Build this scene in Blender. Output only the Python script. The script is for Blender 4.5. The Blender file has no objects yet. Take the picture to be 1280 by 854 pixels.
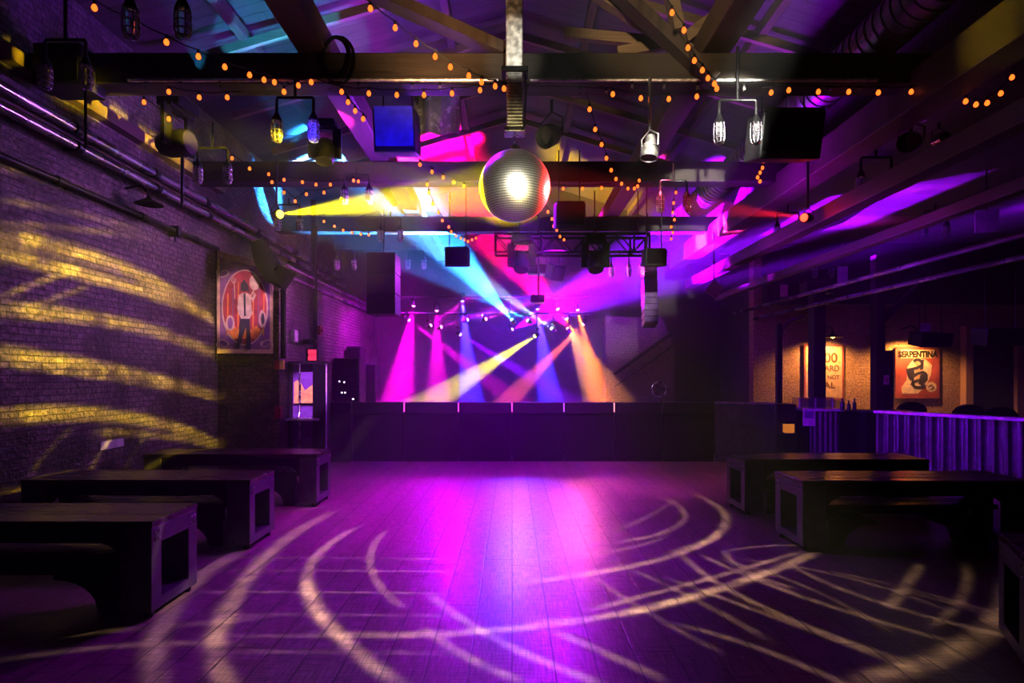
import bpy, bmesh, math, random
from mathutils import Vector, Matrix
S = bpy.context.scene
COL = S.collection
PI = math.pi
random.seed(7)
F, H, CX, HY = 720.0, 1.8, 640.0, 468.0


def P(x, y, Z):
    """point of the room at depth Z seen at photo pixel (x, y)"""
    return Vector(((x - CX) * Z / F, Z, H - (y - HY) * Z / F))


# ------------------------------------------------------------------ camera
cam = bpy.data.cameras.new('camera')
co = bpy.data.objects.new('camera', cam)
COL.objects.link(co)
co.location = (0, 0, H)
co.rotation_euler = (PI / 2, 0, 0)
cam.sensor_width = 36
cam.lens = F / 1280 * 36
cam.shift_y = 41 / 1280
cam.clip_end = 200
S.camera = co
S.view_settings.view_transform = 'Standard'
S.view_settings.look = 'None'
S.view_settings.exposure = .3
S.view_settings.gamma = .8
S.cycles.use_denoising = True
S.cycles.volume_bounces = 0
S.cycles.max_bounces = 6
S.cycles.diffuse_bounces = 1
S.cycles.glossy_bounces = 3
S.cycles.transmission_bounces = 4
S.cycles.sample_clamp_indirect = 4
S.cycles.caustics_reflective = False
S.cycles.caustics_refractive = False

HAZE = 0.009
w = bpy.data.worlds.new('hazy air')
S.world = w
w.use_nodes = True
wn = w.node_tree
wn.nodes.clear()
wo = wn.nodes.new('ShaderNodeOutputWorld')
bg = wn.nodes.new('ShaderNodeBackground')
bg.inputs[0].default_value = (.02, .005, .04, 1)
bg.inputs[1].default_value = .0
vs = wn.nodes.new('ShaderNodeVolumeScatter')
vs.inputs['Density'].default_value = HAZE
vs.inputs['Anisotropy'].default_value = 0.0
wn.links.new(bg.outputs[0], wo.inputs['Surface'])
wn.links.new(vs.outputs[0], wo.inputs['Volume'])

# ------------------------------------------------------------------ materials
MATS = {}


class NT:
    def __init__(s, tree):
        s.t = tree

    def n(s, typ, **kw):
        k = s.t.nodes.new(typ)
        for a, b in kw.items():
            setattr(k, a, b)
        return k

    def l(s, a, b):
        s.t.links.new(a, b)

    def m(s, op, *args, clamp=False):
        k = s.t.nodes.new('ShaderNodeMath')
        k.operation = op
        k.use_clamp = clamp
        for i, v in enumerate(args):
            if isinstance(v, (int, float)):
                k.inputs[i].default_value = v
            else:
                s.t.links.new(v, k.inputs[i])
        return k.outputs[0]

    def v(s, op, *args, out=0):
        k = s.t.nodes.new('ShaderNodeVectorMath')
        k.operation = op
        for i, a in enumerate(args):
            if isinstance(a, (tuple, list, Vector)):
                k.inputs[i].default_value = tuple(a)
            else:
                s.t.links.new(a, k.inputs[i])
        return k.outputs[out]

    def ramp(s, val, stops):
        k = s.t.nodes.new('ShaderNodeValToRGB')
        e = k.color_ramp.elements
        while len(e) < len(stops):
            e.new(.5)
        for i, (p, c) in enumerate(stops):
            e[i].position = p
            e[i].color = (*c, 1) if len(c) == 3 else c
        s.l(val, k.inputs[0])
        return k.outputs[0]

    def smooth(s, val, a, b, c=0.0, d=1.0):
        k = s.t.nodes.new('ShaderNodeMapRange')
        k.interpolation_type = 'SMOOTHSTEP'
        s.l(val, k.inputs['Value'])
        for nm, q in (('From Min', a), ('From Max', b), ('To Min', c), ('To Max', d)):
            k.inputs[nm].default_value = q
        return k.outputs['Result']


def base(name):
    m = bpy.data.materials.new(name)
    m.use_nodes = True
    nt = m.node_tree
    return m, NT(nt), nt.nodes['Principled BSDF']


def plain(key, col, rough=.6, metal=0.0, emit=None, es=0.0, noise=.25, scale=9.0, spec=.5):
    """paint or metal with a little procedural wear"""
    m, t, p = base(key)
    p.inputs['Roughness'].default_value = rough
    p.inputs['Metallic'].default_value = metal
    p.inputs['Specular IOR Level'].default_value = spec
    if noise > 0:
        tc = t.n('ShaderNodeTexCoord')
        nz = t.n('ShaderNodeTexNoise')
        nz.inputs['Scale'].default_value = scale
        nz.inputs['Detail'].default_value = 5
        t.l(tc.outputs['Object'], nz.inputs['Vector'])
        a = tuple(c * (1 - noise) for c in col)
        b = tuple(min(1, c * (1 + noise)) for c in col)
        t.l(t.ramp(nz.outputs['Fac'], [(.3, a), (.7, b)]), p.inputs['Base Color'])
        t.l(t.smooth(nz.outputs['Fac'], .3, .7, max(.03, rough - .1), min(1, rough + .1)), p.inputs['Roughness'])
    else:
        p.inputs['Base Color'].default_value = (*col, 1)
    if emit:
        p.inputs['Emission Color'].default_value = (*emit, 1)
        p.inputs['Emission Strength'].default_value = es
    MATS[key] = m
    return m


def brick(key, c1, c2, mortar, patches, rot, bw=.21, bh=.075, bump=.6, rough=.7, spec=.5):
    """brick wall; rot 'x' for walls whose courses run along Y, 'y' for walls facing the hall"""
    m, t, p = base(key)
    g = t.n('ShaderNodeNewGeometry')
    sp = t.n('ShaderNodeSeparateXYZ')
    t.l(g.outputs['Position'], sp.inputs[0])
    cb = t.n('ShaderNodeCombineXYZ')
    t.l(sp.outputs[1 if rot == 'x' else 0], cb.inputs[0])
    t.l(sp.outputs[2], cb.inputs[1])
    wob = t.n('ShaderNodeTexNoise')
    wob.inputs['Scale'].default_value = 3.0
    wob.inputs['Detail'].default_value = 4
    t.l(g.outputs['Position'], wob.inputs['Vector'])
    vec = t.v('ADD', cb.outputs[0], t.v('SCALE', wob.outputs['Color'], (0, 0, 0)))
    vec.node.inputs[1].links[0].from_node.inputs['Scale'].default_value = .035
    b = t.n('ShaderNodeTexBrick')
    b.inputs['Color1'].default_value = (*c1, 1)
    b.inputs['Color2'].default_value = (*c2, 1)
    b.inputs['Mortar'].default_value = (*mortar, 1)
    b.inputs['Scale'].default_value = 1
    b.inputs['Mortar Size'].default_value = .008
    b.inputs['Mortar Smooth'].default_value = .4
    b.inputs['Brick Width'].default_value = bw
    b.inputs['Row Height'].default_value = bh
    t.l(vec, b.inputs['Vector'])
    n1 = t.n('ShaderNodeTexNoise')
    n1.inputs['Scale'].default_value = 1.1
    n1.inputs['Detail'].default_value = 8
    n1.inputs['Roughness'].default_value = .7
    t.l(g.outputs['Position'], n1.inputs['Vector'])
    n2 = t.n('ShaderNodeTexNoise')
    n2.inputs['Scale'].default_value = 22
    n2.inputs['Detail'].default_value = 5
    t.l(g.outputs['Position'], n2.inputs['Vector'])
    mx = t.n('ShaderNodeMix', data_type='RGBA')
    t.l(t.smooth(n1.outputs['Fac'], .45, .62), mx.inputs[0])
    t.l(b.outputs['Color'], mx.inputs[6])
    mx.inputs[7].default_value = (*patches, 1)
    mul = t.n('ShaderNodeMix', data_type='RGBA', blend_type='MULTIPLY')
    mul.inputs[0].default_value = 1
    t.l(mx.outputs[2], mul.inputs[6])
    t.l(t.ramp(n2.outputs['Fac'], [(.3, (.35, .35, .35)), (.65, (1.25, 1.25, 1.25))]), mul.inputs[7])
    t.l(mul.outputs[2], p.inputs['Base Color'])
    hgt = t.m('ADD', t.m('MULTIPLY', b.outputs['Fac'], -.8), t.m('MULTIPLY', n2.outputs['Fac'], .9))
    bp = t.n('ShaderNodeBump')
    bp.inputs['Strength'].default_value = bump
    bp.inputs['Distance'].default_value = .03
    t.l(hgt, bp.inputs['Height'])
    t.l(bp.outputs[0], p.inputs['Normal'])
    p.inputs['Roughness'].default_value = rough
    p.inputs['Specular IOR Level'].default_value = spec
    MATS[key] = m
    return m


def wood(key, dark, light, axis, rough=.5, plank=0.0, bump=.25, seam=.02, spec=.5, worn=0.0):
    """timber with grain along world axis 0, 1 or 2; plank > 0 lays boards of that width"""
    m, t, p = base(key)
    g = t.n('ShaderNodeNewGeometry')
    sp = t.n('ShaderNodeSeparateXYZ')
    t.l(g.outputs['Position'], sp.inputs[0])
    st = [14.0, 14.0, 14.0]
    st[axis] = .7
    across = 1 if axis == 0 else 0
    pid = None
    pos = g.outputs['Position']
    if plank:
        q = t.m('DIVIDE', sp.outputs[across], plank)
        fl = t.m('FLOOR', q)
        wn_ = t.n('ShaderNodeTexWhiteNoise', noise_dimensions='1D')
        t.l(fl, wn_.inputs['W'])
        pid = wn_.outputs['Value']
        fr = t.m('FRACT', q)
        edge = t.m('MINIMUM', fr, t.m('SUBTRACT', 1.0, fr))
        seamf = t.smooth(edge, seam * .4, seam * 1.4)
        # butt joints
        j = t.m('FRACT', t.m('ADD', t.m('DIVIDE', sp.outputs[axis], 3.1), t.m('MULTIPLY', pid, 7.3)))
        seamf = t.m('MULTIPLY', seamf, t.smooth(j, .0, .004))
        off = t.n('ShaderNodeCombineXYZ')
        t.l(t.m('MULTIPLY', pid, 40.0), off.inputs[0])
        t.l(t.m('MULTIPLY', pid, 23.0), off.inputs[1])
        pos = t.v('ADD', pos, off.outputs[0])
    nz = t.n('ShaderNodeTexNoise')
    nz.inputs['Scale'].default_value = 1
    nz.inputs['Detail'].default_value = 7
    nz.inputs['Roughness'].default_value = .65
    nz.inputs['Distortion'].default_value = .6
    t.l(t.v('MULTIPLY', pos, tuple(st)), nz.inputs['Vector'])
    big = t.n('ShaderNodeTexNoise')
    big.inputs['Scale'].default_value = .9
    big.inputs['Detail'].default_value = 6
    t.l(g.outputs['Position'], big.inputs['Vector'])
    f = t.m('ADD', t.m('MULTIPLY', nz.outputs['Fac'], .6), t.m('MULTIPLY', big.outputs['Fac'], .4))
    if pid is not None:
        f = t.m('ADD', f, t.m('MULTIPLY', t.m('SUBTRACT', pid, .5), .16))
    colr = t.ramp(f, [(.3, dark), (.7, light)])
    if plank:
        mul = t.n('ShaderNodeMix', data_type='RGBA', blend_type='MULTIPLY')
        mul.inputs[0].default_value = 1
        t.l(colr, mul.inputs[6])
        t.l(t.ramp(seamf, [(0, (.12, .12, .12)), (1, (1, 1, 1))]), mul.inputs[7])
        colr = mul.outputs[2]
    if worn:
        for scl, lo, hi in (((5, 70, 1), .55, 1.3), ((90, 6, 1), .5, 1.35)):
            fn = t.n('ShaderNodeTexNoise')
            fn.inputs['Scale'].default_value = 1
            fn.inputs['Detail'].default_value = 4
            t.l(t.v('MULTIPLY', pos, scl), fn.inputs['Vector'])
            mu = t.n('ShaderNodeMix', data_type='RGBA', blend_type='MULTIPLY')
            mu.inputs[0].default_value = 1
            t.l(colr, mu.inputs[6])
            t.l(t.ramp(fn.outputs['Fac'], [(.32, (lo,) * 3), (.68, (hi,) * 3)]), mu.inputs[7])
            colr = mu.outputs[2]
    t.l(colr, p.inputs['Base Color'])
    hgt = nz.outputs['Fac']
    if plank:
        hgt = t.m('ADD', t.m('MULTIPLY', hgt, .25), seamf)
    if worn:
        sc = t.n('ShaderNodeTexNoise')
        sc.inputs['Scale'].default_value = 5
        sc.inputs['Detail'].default_value = 9
        sc.inputs['Roughness'].default_value = .8
        t.l(g.outputs['Position'], sc.inputs['Vector'])
        hgt = t.m('ADD', hgt, t.m('MULTIPLY', sc.outputs['Fac'], worn))
        t.l(t.smooth(nz.outputs['Fac'], .15, .85, rough + .0, rough + .09), p.inputs['Roughness'])
    else:
        t.l(t.smooth(nz.outputs['Fac'], .3, .7, rough - .08, rough + .12), p.inputs['Roughness'])
    bp = t.n('ShaderNodeBump')
    bp.inputs['Strength'].default_value = bump
    bp.inputs['Distance'].default_value = .02
    t.l(hgt, bp.inputs['Height'])
    t.l(bp.outputs[0], p.inputs['Normal'])
    p.inputs['Specular IOR Level'].default_value = spec
    MATS[key] = m
    return m


def glow(key, col, strength):
    m = bpy.data.materials.new(key)
    m.use_nodes = True
    nt = m.node_tree
    nt.nodes.clear()
    o = nt.nodes.new('ShaderNodeOutputMaterial')
    e = nt.nodes.new('ShaderNodeEmission')
    e.inputs[0].default_value = (*col, 1)
    e.inputs[1].default_value = strength
    nt.links.new(e.outputs[0], o.inputs[0])
    MATS[key] = m
    return m


def glass(key, tint, rough=.05):
    m, t, p = base(key)
    p.inputs['Base Color'].default_value = (*tint, 1)
    p.inputs['Transmission Weight'].default_value = .9
    p.inputs['Roughness'].default_value = rough
    p.inputs['IOR'].default_value = 1.3
    MATS[key] = m
    return m


wood('floor planks', (.14, .105, .09), (.26, .195, .165), 1, rough=.29, plank=.262, bump=.12, seam=.02, worn=.2)
brick('left wall brick', (.13, .105, .095), (.20, .165, .15), (.06, .05, .05), (.05, .035, .038), 'x', bump=1.0, rough=.42)
brick('front brick', (.13, .085, .06), (.19, .13, .09), (.06, .045, .04), (.06, .04, .035), 'y', bump=.7, rough=.55)
brick('bar brick', (.42, .27, .15), (.50, .34, .20), (.36, .25, .16), (.38, .24, .13), 'y', bump=.5, rough=.8)
brick('stage brick', (.045, .033, .03), (.06, .045, .04), (.03, .025, .025), (.04, .03, .028), 'y', bump=.3)
brick('pier brick', (.13, .10, .085), (.17, .13, .11), (.09, .07, .065), (.11, .085, .075), 'y', bump=.4)
wood('roof boards', (.03, .024, .024), (.10, .08, .075), 0, rough=.5, plank=.19, bump=.3, seam=.04)
wood('beam timber across', (.018, .014, .011), (.055, .042, .032), 0, rough=.6)
wood('beam timber along', (.045, .033, .026), (.14, .10, .075), 1, rough=.5)
wood('post timber', (.02, .015, .012), (.07, .05, .04), 2, rough=.6)
wood('brace timber', (.10, .075, .05), (.30, .22, .15), 0, rough=.5)
wood('aged table wood', (.02, .015, .013), (.07, .052, .04), 0, rough=.2, bump=.08)
wood('tan timber', (.32, .20, .11), (.46, .30, .17), 2, rough=.7)
plain('black steel', (.018, .017, .02), .42, .5)
plain('black paint', (.012, .011, .013), .55)
plain('dull black', (.006, .006, .007), .8, noise=0, spec=.2)
plain('table steel', (.12, .11, .13), .4, .6)
plain('bright steel', (.55, .55, .57), .28, 1.0)
plain('pipe metal', (.36, .34, .38), .28, .85, noise=.12, scale=2)
plain('galvanised duct', (.35, .33, .36), .38, .9)
plain('chrome', (.8, .8, .8), .12, 1.0, noise=.1)
plain('brushed steel', (.75, .73, .7), .5, .9, noise=.4, scale=14)
plain('mirror tiles', (.86, .85, .82), .42, 1.0, noise=0)
plain('corrugated metal', (.16, .15, .18), .42, .7)
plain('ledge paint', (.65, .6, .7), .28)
plain('speaker grey', (.05, .05, .055), .6)
plain('array painted purple light', (.26, .16, .40), .5)  # purple light on the dark cabinets put into their colour
plain('acrylic sheet', (.35, .34, .33), .22, .6)
plain('pale board', (.45, .43, .45), .6)
plain('paper', (.7, .68, .68), .7)
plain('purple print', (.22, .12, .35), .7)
plain('banner tan', (.52, .38, .26), .75)
plain('banner crimson', (.33, .045, .075), .75, noise=.4, scale=4)
plain('banner violet', (.22, .10, .25), .75)
plain('banner cream', (.52, .42, .36), .75)
plain('banner orange', (.65, .25, .05), .75)
plain('banner dark', (.035, .03, .06), .75)
plain('banner wine', (.30, .07, .06), .75, noise=.4, scale=3)
plain('sign brown', (.10, .045, .025), .75)
plain('banner skin', (.42, .28, .20), .75)
plain('exit red', (.6, .02, .06), .4, emit=(1, .05, .12), es=1.3)
plain('red enamel', (.35, .02, .03), .4)
plain('vest yellow', (.75, .72, .15), .7)
plain('bottle glass', (.04, .06, .05), .1)
glass('jar glass', (.9, .9, .95), .08)
glass('clear acrylic', (.85, .8, .95), .04)
glow('bulb amber', (1, .17, .025), 2.2)
glow('led white', (1, .95, 1), 5)
glow('led blue', (.3, .3, 1), 4)
glow('led red', (1, .06, .05), 4)
glow('lantern amber', (1, .36, .06), .5)
glow('gap pink', (1, .08, .6), 2.2)  # glow painted for light coming through the barrier gaps
glow('gap violet', (.45, .1, 1), 2.2)
glow('gap amber', (1, .35, .35), 2.0)
glow('lamp filament', (1, .55, .15), 5)
M_ = MATS


# ------------------------------------------------------------------ mesh kit
class MB:
    def __init__(s):
        s.bm = bmesh.new()
        s.mi = 0

    def _done(s, vs_, mi=None):
        fs = set()
        for v in vs_:
            for f in v.link_faces:
                fs.add(f)
        for f in fs:
            f.material_index = s.mi if mi is None else mi

    def box(s, a, b, bev=0.0, mi=None):
        c = [(a[i] + b[i]) / 2 for i in range(3)]
        return s.obox(c, [abs(b[i] - a[i]) for i in range(3)], None, bev, mi)

    def obox(s, c, size, rot=None, bev=0.0, mi=None):
        r = bmesh.ops.create_cube(s.bm, size=1)
        vs_ = r['verts']
        for v in vs_:
            v.co = Vector((v.co.x * size[0], v.co.y * size[1], v.co.z * size[2]))
        if bev > 0:
            es = list({e for v in vs_ for e in v.link_edges})
            rb = bmesh.ops.bevel(s.bm, geom=es, offset=bev, segments=2, affect='EDGES', profile=.5)
            vs_ = list({v for f in rb['faces'] for v in f.verts} | {v for v in vs_ if v.is_valid})
        mt = Matrix.Translation(Vector(c)) @ (rot.to_4x4() if rot is not None else Matrix())
        bmesh.ops.transform(s.bm, matrix=mt, verts=vs_)
        s._done(vs_, mi)
        return s

    def beam(s, p0, p1, wdt, hgt, up=(0, 0, 1), bev=0.0, mi=None):
        p0, p1 = Vector(p0), Vector(p1)
        d = (p1 - p0)
        x = d.normalized()
        u = Vector(up)
        y = u.cross(x).normalized()
        z = x.cross(y)
        rot = Matrix((x, y, z)).transposed()
        return s.obox((p0 + p1) / 2, (d.length, wdt, hgt), rot, bev, mi)

    def tube(s, pts, r, seg=8, mi=None, closed=False):
        pts = [Vector(p) for p in pts]
        rings = []
        n = len(pts)
        prev = None
        for i, p in enumerate(pts):
            a = pts[(i - 1) % n] if (closed or i > 0) else p
            b = pts[(i + 1) % n] if (closed or i < n - 1) else p
            d = (b - a)
            d = d.normalized() if d.length > 1e-9 else Vector((0, 0, 1))
            if prev is None:
                t = Vector((0, 0, 1)) if abs(d.z) < .9 else Vector((1, 0, 0))
            else:
                t = prev
            u = (t - d * t.dot(d))
            u = u.normalized() if u.length > 1e-6 else d.orthogonal().normalized()
            prev = u
            v = d.cross(u)
            rr = r[i] if isinstance(r, (list, tuple)) else r
            rings.append([s.bm.verts.new(p + (u * math.cos(2 * PI * k / seg) + v * math.sin(2 * PI * k / seg)) * rr) for k in range(seg)])
        allv = [v for q in rings for v in q]
        m = n if closed else n - 1
        for i in range(m):
            A, B = rings[i], rings[(i + 1) % n]
            for k in range(seg):
                s.bm.faces.new((A[k], A[(k + 1) % seg], B[(k + 1) % seg], B[k]))
        if not closed:
            s.bm.faces.new(rings[0][::-1])
            s.bm.faces.new(rings[-1])
        s._done(allv, mi)
        return s

    def lathe(s, prof, origin=(0, 0, 0), axis=(0, 0, 1), seg=16, mi=None):
        """prof: (radius, distance along axis)"""
        ax = Vector(axis).normalized()
        u = ax.orthogonal().normalized()
        v = ax.cross(u)
        o = Vector(origin)
        rings = []
        for r, h in prof:
            if r < 1e-6:
                rings.append([s.bm.verts.new(o + ax * h)])
            else:
                rings.append([s.bm.verts.new(o + ax * h + (u * math.cos(2 * PI * k / seg) + v * math.sin(2 * PI * k / seg)) * r) for k in range(seg)])
        for A, B in zip(rings, rings[1:]):
            for k in range(seg):
                a0, a1 = A[k % len(A)], A[(k + 1) % len(A)]
                b0, b1 = B[k % len(B)], B[(k + 1) % len(B)]
                q = []
                for z in (a0, a1, b1, b0):
                    if z not in q:
                        q.append(z)
                if len(q) > 2:
                    try:
                        s.bm.faces.new(q)
                    except ValueError:
                        pass
        s._done([v for q in rings for v in q], mi)
        return s

    def prism(s, pts, ext, mi=None):
        """flat polygon pts (3-D) extruded by vector ext"""
        e = Vector(ext)
        A = [s.bm.verts.new(Vector(p)) for p in pts]
        B = [s.bm.verts.new(Vector(p) + e) for p in pts]
        n = len(A)
        s.bm.faces.new(A[::-1])
        s.bm.faces.new(B)
        for i in range(n):
            s.bm.faces.new((A[i], A[(i + 1) % n], B[(i + 1) % n], B[i]))
        s._done(A + B, mi)
        return s

    def build(s, name, mat, parent=None, smooth=False, kind=None, rot=None):
        bmesh.ops.recalc_face_normals(s.bm, faces=s.bm.faces[:])
        me = bpy.data.meshes.new(name)
        s.bm.to_mesh(me)
        s.bm.free()
        for k in (mat if isinstance(mat, (list, tuple)) else [mat]):
            me.materials.append(M_[k])
        if smooth:
            for f in me.polygons:
                f.use_smooth = True
            me.set_sharp_from_angle(angle=math.radians(38))
        o = bpy.data.objects.new(name, me)
        COL.objects.link(o)
        if parent is not None:
            o.parent = parent
        if kind:
            o['kind'] = kind
        return o


def tag(o, label, cat, group=None):
    o['label'] = label
    o['category'] = cat
    if group:
        o['group'] = group
    return o


def thing(name, label, cat, loc=(0, 0, 0), rz=0, group=None):
    o = bpy.data.objects.new(name, None)
    COL.objects.link(o)
    o.empty_display_size = .1
    o.location = loc
    o.rotation_euler = (0, 0, rz)
    return tag(o, label, cat, group)


def dup(root, loc, rz=0, label=None):
    r = root.copy()
    COL.objects.link(r)
    r.location = loc
    r.rotation_euler = (0, 0, rz)
    if label:
        r['label'] = label
    for ch in list(root.children):
        c = ch.copy()
        COL.objects.link(c)
        c.parent = r
        for g in list(ch.children):
            d = g.copy()
            COL.objects.link(d)
            d.parent = c
    return r


def struct(mb, name, mat, smooth=False):
    return mb.build(name, mat, None, smooth, 'structure')


def spot(name, a, b, col, I, ang, blend=.4, r=.03, parent=None):
    l = bpy.data.lights.new(name, 'SPOT')
    l.color = col
    l.energy = I * 4 * PI * PI
    l.spot_size = math.radians(ang)
    l.spot_blend = blend
    l.shadow_soft_size = r
    o = bpy.data.objects.new(name, l)
    COL.objects.link(o)
    a, b = Vector(a), Vector(b)
    o.location = a
    o.rotation_euler = (b - a).to_track_quat('-Z', 'Y').to_euler()
    if parent is not None:
        o.parent = parent
        o.location = a - parent.location
    return o


def point(name, a, col, I, r=.05, parent=None):
    l = bpy.data.lights.new(name, 'POINT')
    l.color = col
    l.energy = I * 4 * PI * PI
    l.shadow_soft_size = r
    o = bpy.data.objects.new(name, l)
    COL.objects.link(o)
    o.location = Vector(a) - (parent.location if parent is not None else Vector())
    if parent is not None:
        o.parent = parent
    return o


# ================================================================== the room
ST = .92            # stage height
WL = -5.3           # left wall
ZB = 18.0           # back wall behind the stage
struct(MB().box((WL - .3, -3, -.2), (16, ZB + .3, 0)), 'floor', 'floor planks')
struct(MB().box((WL - .3, -3, 0), (WL, ZB, 6.6)), 'wall_left', 'left wall brick')
# the wall steps out before the stage
struct(MB().box((WL + .002, 10.4, 0), (-4.2, ZB, 3.85)), 'wall_left_step', ['left wall brick'])
struct(MB().box((WL, 10.385, 0), (-4.202, 10.4, 3.848)), 'wall_left_step_face', 'front brick')
struct(MB().box((WL - .3, ZB, 0), (6.8, ZB + .3, 8.2)), 'wall_back', 'stage brick')
struct(MB().box((6.5, 15.5, 0), (16, 15.8, 5.2)), 'wall_right_bar', 'bar brick')
struct(MB().box((6.5, 15.8, 0), (6.8, ZB, 8.2)), 'wall_stage_right', 'stage brick')
struct(MB().box((15.7, -3, 0), (16, 15.5, 5.2)), 'wall_right', 'bar brick')
struct(MB().box((WL - .3, -3.3, 0), (16, -3, 8.2)), 'wall_front', 'stage brick')
# pitched roof over the hall, flat roof over the bar aisle
RE, RR = 6.25, 7.75   # eaves, ridge
mb = MB()
mb.prism([(WL - .3, -3, RE), (0, -3, RR), (0, -3, RR + .06), (WL - .3, -3, RE + .06)], (0, ZB + 3.3, 0))
mb.prism([(0, -3, RR), (4.9, -3, RE), (4.9, -3, RE + .06), (0, -3, RR + .06)], (0, ZB + 3.3, 0))
struct(mb, 'ceiling', 'roof boards')
struct(MB().box((WL, 17.2, 5.5), (4.7, 17.3, 7.6)), 'trim_light_block', 'dull black')  # added black sheet keeping the beams off the far roof boards
struct(MB().box((4.9, -3, 5.2), (16, ZB, 5.3)), 'ceiling_bar_aisle', 'roof boards')
struct(MB().box((4.75, -3, 5.15), (4.9, ZB, 6.4)), 'wall_right_clerestory', 'roof boards')
struct(MB().box((6.6, 14.9, 3.62), (15.7, 15.2, 5.2)), 'trim_1', 'beam timber across')
struct(MB().box((WL, -3, 5.05), (WL + .14, 10.38, 5.2)), 'trim_2', 'beam timber along')
struct(MB().box((WL, -3, 4.62), (WL + .06, 10.38, 4.7)), 'trim_3', 'beam timber along')

# timber roof frame: every member is a thing of its own
BZ = (6.33, 9.56, 12.9)
bl = ('nearest the camera, behind the mirror ball', 'second back, above the hanging truss', 'farthest back, before the stage')
for Z, s_ in zip(BZ, bl):
    o = MB().box((WL - .1, Z, 5.0), (4.75, Z + .3, 5.34), .015).build('tie_beam', 'beam timber across')
    tag(o, 'dark horizontal timber tie beam across the hall, ' + s_, 'beam', 'tie beams under the roof')
for X, s_ in ((-2.2, 'left'), (2.25, 'right')):
    o = MB().box((X - .16, .5, 5.345), (X + .16, ZB, 5.65), .015).build('longitudinal_beam', 'beam timber along')
    tag(o, 'pale scuffed timber beam running towards the stage on the ' + s_ + ' of the mirror ball', 'beam', 'long beams along the hall')
o = MB().box((4.38, -1, 4.72), (4.74, ZB - 2, 5.14), .015).build('header_beam', 'beam timber along')
tag(o, 'long timber header beam between the hall and the bar aisle', 'beam')
for X, z, s_ in ((-3.75, .0, 'over the left lanterns'), (-1.0, .0, 'just left of the ridge'), (1.2, .0, 'just right of the ridge'), (3.5, .0, 'above the black right speaker')):
    zz = RR - abs(X) * (RR - RE) / 5.3 - .13
    o = MB().box((X - .06, 1, zz - .09), (X + .06, ZB, zz + .06), .01).build('roof_purlin', 'beam timber along')
    tag(o, 'slim timber purlin under the roof boards ' + s_, 'purlin', 'roof purlins')
for Z in (4.9, 6.5, 8.1, 9.7, 11.3, 12.9):
    for sx, s_ in ((-1, 'left'), (1, 'right')):
        x1 = sx * 4.7
        z1 = RR - abs(x1) * (RR - RE) / 5.3
        o = MB().beam((x1, Z, z1 - .26), (sx * .05, Z, RR - .235), .07, .12).build('rafter', 'brace timber')
        tag(o, 'sloping rafter on the ' + s_ + ' roof slope ' + ('near the camera', 'over the first tie beam', 'behind the first tie beam', 'over the second tie beam', 'behind the second tie beam', 'over the last tie beam')[int((Z - 4.9) / 1.59 + .01)], 'rafter', 'roof rafters')
br = [((430, -25), (632, 66), 6.45, 'post timber', .22, 'dark diagonal brace sloping down to the tie beam left of the steel column'),
      ((762, -20), (892, 102), 6.25, 'post timber', .2, 'dark diagonal brace with string lights on its edge, right of the column'),
      ((745, -8), (862, 66), 6.5, 'brace timber', .13, 'pale diagonal brace behind the dark one, right of the column'),
      ((838, -8), (848, 40), 6.6, 'brace timber', .16, 'short pale upright strut right of the diagonal braces'),
      ((855, 50), (935, -10), 6.62, 'brace timber', .13, 'pale brace rising to the right of the short strut'),
      ((706, 42), (822, 53), 6.9, 'brace timber', .08, 'thin pale batten with yellow light left of the braces'),
      ((772, 66), (828, 55), 6.8, 'brace timber', .07, 'short thin batten under the pale yellow-lit batten'),
      ((862, 54), (905, 38), 6.75, 'brace timber', .1, 'short pale board under the brace rising right')]
for a, b, Z, m_, wd, lab in br:
    o = MB().beam(P(a[0], a[1], Z), P(b[0], b[1], Z), .12, wd, (0, 1, 0)).build('roof_brace', m_)
    tag(o, lab, 'brace', 'roof braces')
# right aisle members
for X, z, r_, s_ in ((4.62, 4.14, .11, 'upper beam over the bar aisle, purple lit'), (5.35, 3.78, .07, 'slim beam below it over the bar aisle')):
    o = MB().box((X - r_, 1, z - r_), (X + r_, 15, z + r_), .01).build('aisle_beam', 'beam timber along')
    tag(o, 'long dark timber ' + s_, 'beam', 'bar aisle beams')
o = MB().prism([P(1026, 288, 9.5), P(1090, 230, 9.5), P(1130, 230, 9.5), P(1055, 278, 9.5)], (0, .12, 0)).build('knee_brace', 'pale board')
tag(o, 'slanted pale knee panel catching purple light beside the right lanterns', 'brace')
for X, z, s_ in ((5.6, 3.33, 'upper'), (6.1, 3.2, 'lower')):
    o = MB().tube([(X, 1, z), (X, 14.5, z)], .035).build('aisle_pipe', 'pipe metal', None, True)
    tag(o, s_ + ' of two long pipes running over the bar aisle on the right', 'pipe', 'bar aisle pipes')

# spiral duct high on the right
mb = MB()
prof = []
L = 13.0
n = 90
for i in range(n):
    y = i * L / n
    prof += [(.25, y), (.25, y + L / n * .8), (.265, y + L / n * .85), (.265, y + L / n * .95)]
mb.lathe(prof, (4.15, 2.5, 5.62), (0, 1, 0), 18)
tag(mb.build('spiral_duct', 'galvanised duct', None, True), 'ribbed round metal air duct running along the roof on the right', 'duct')

# ================================================================== stage
struct(MB().box((-4.3, 12.95, 0), (4.6, ZB, ST)), 'trim_stage_platform', 'black paint')
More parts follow.
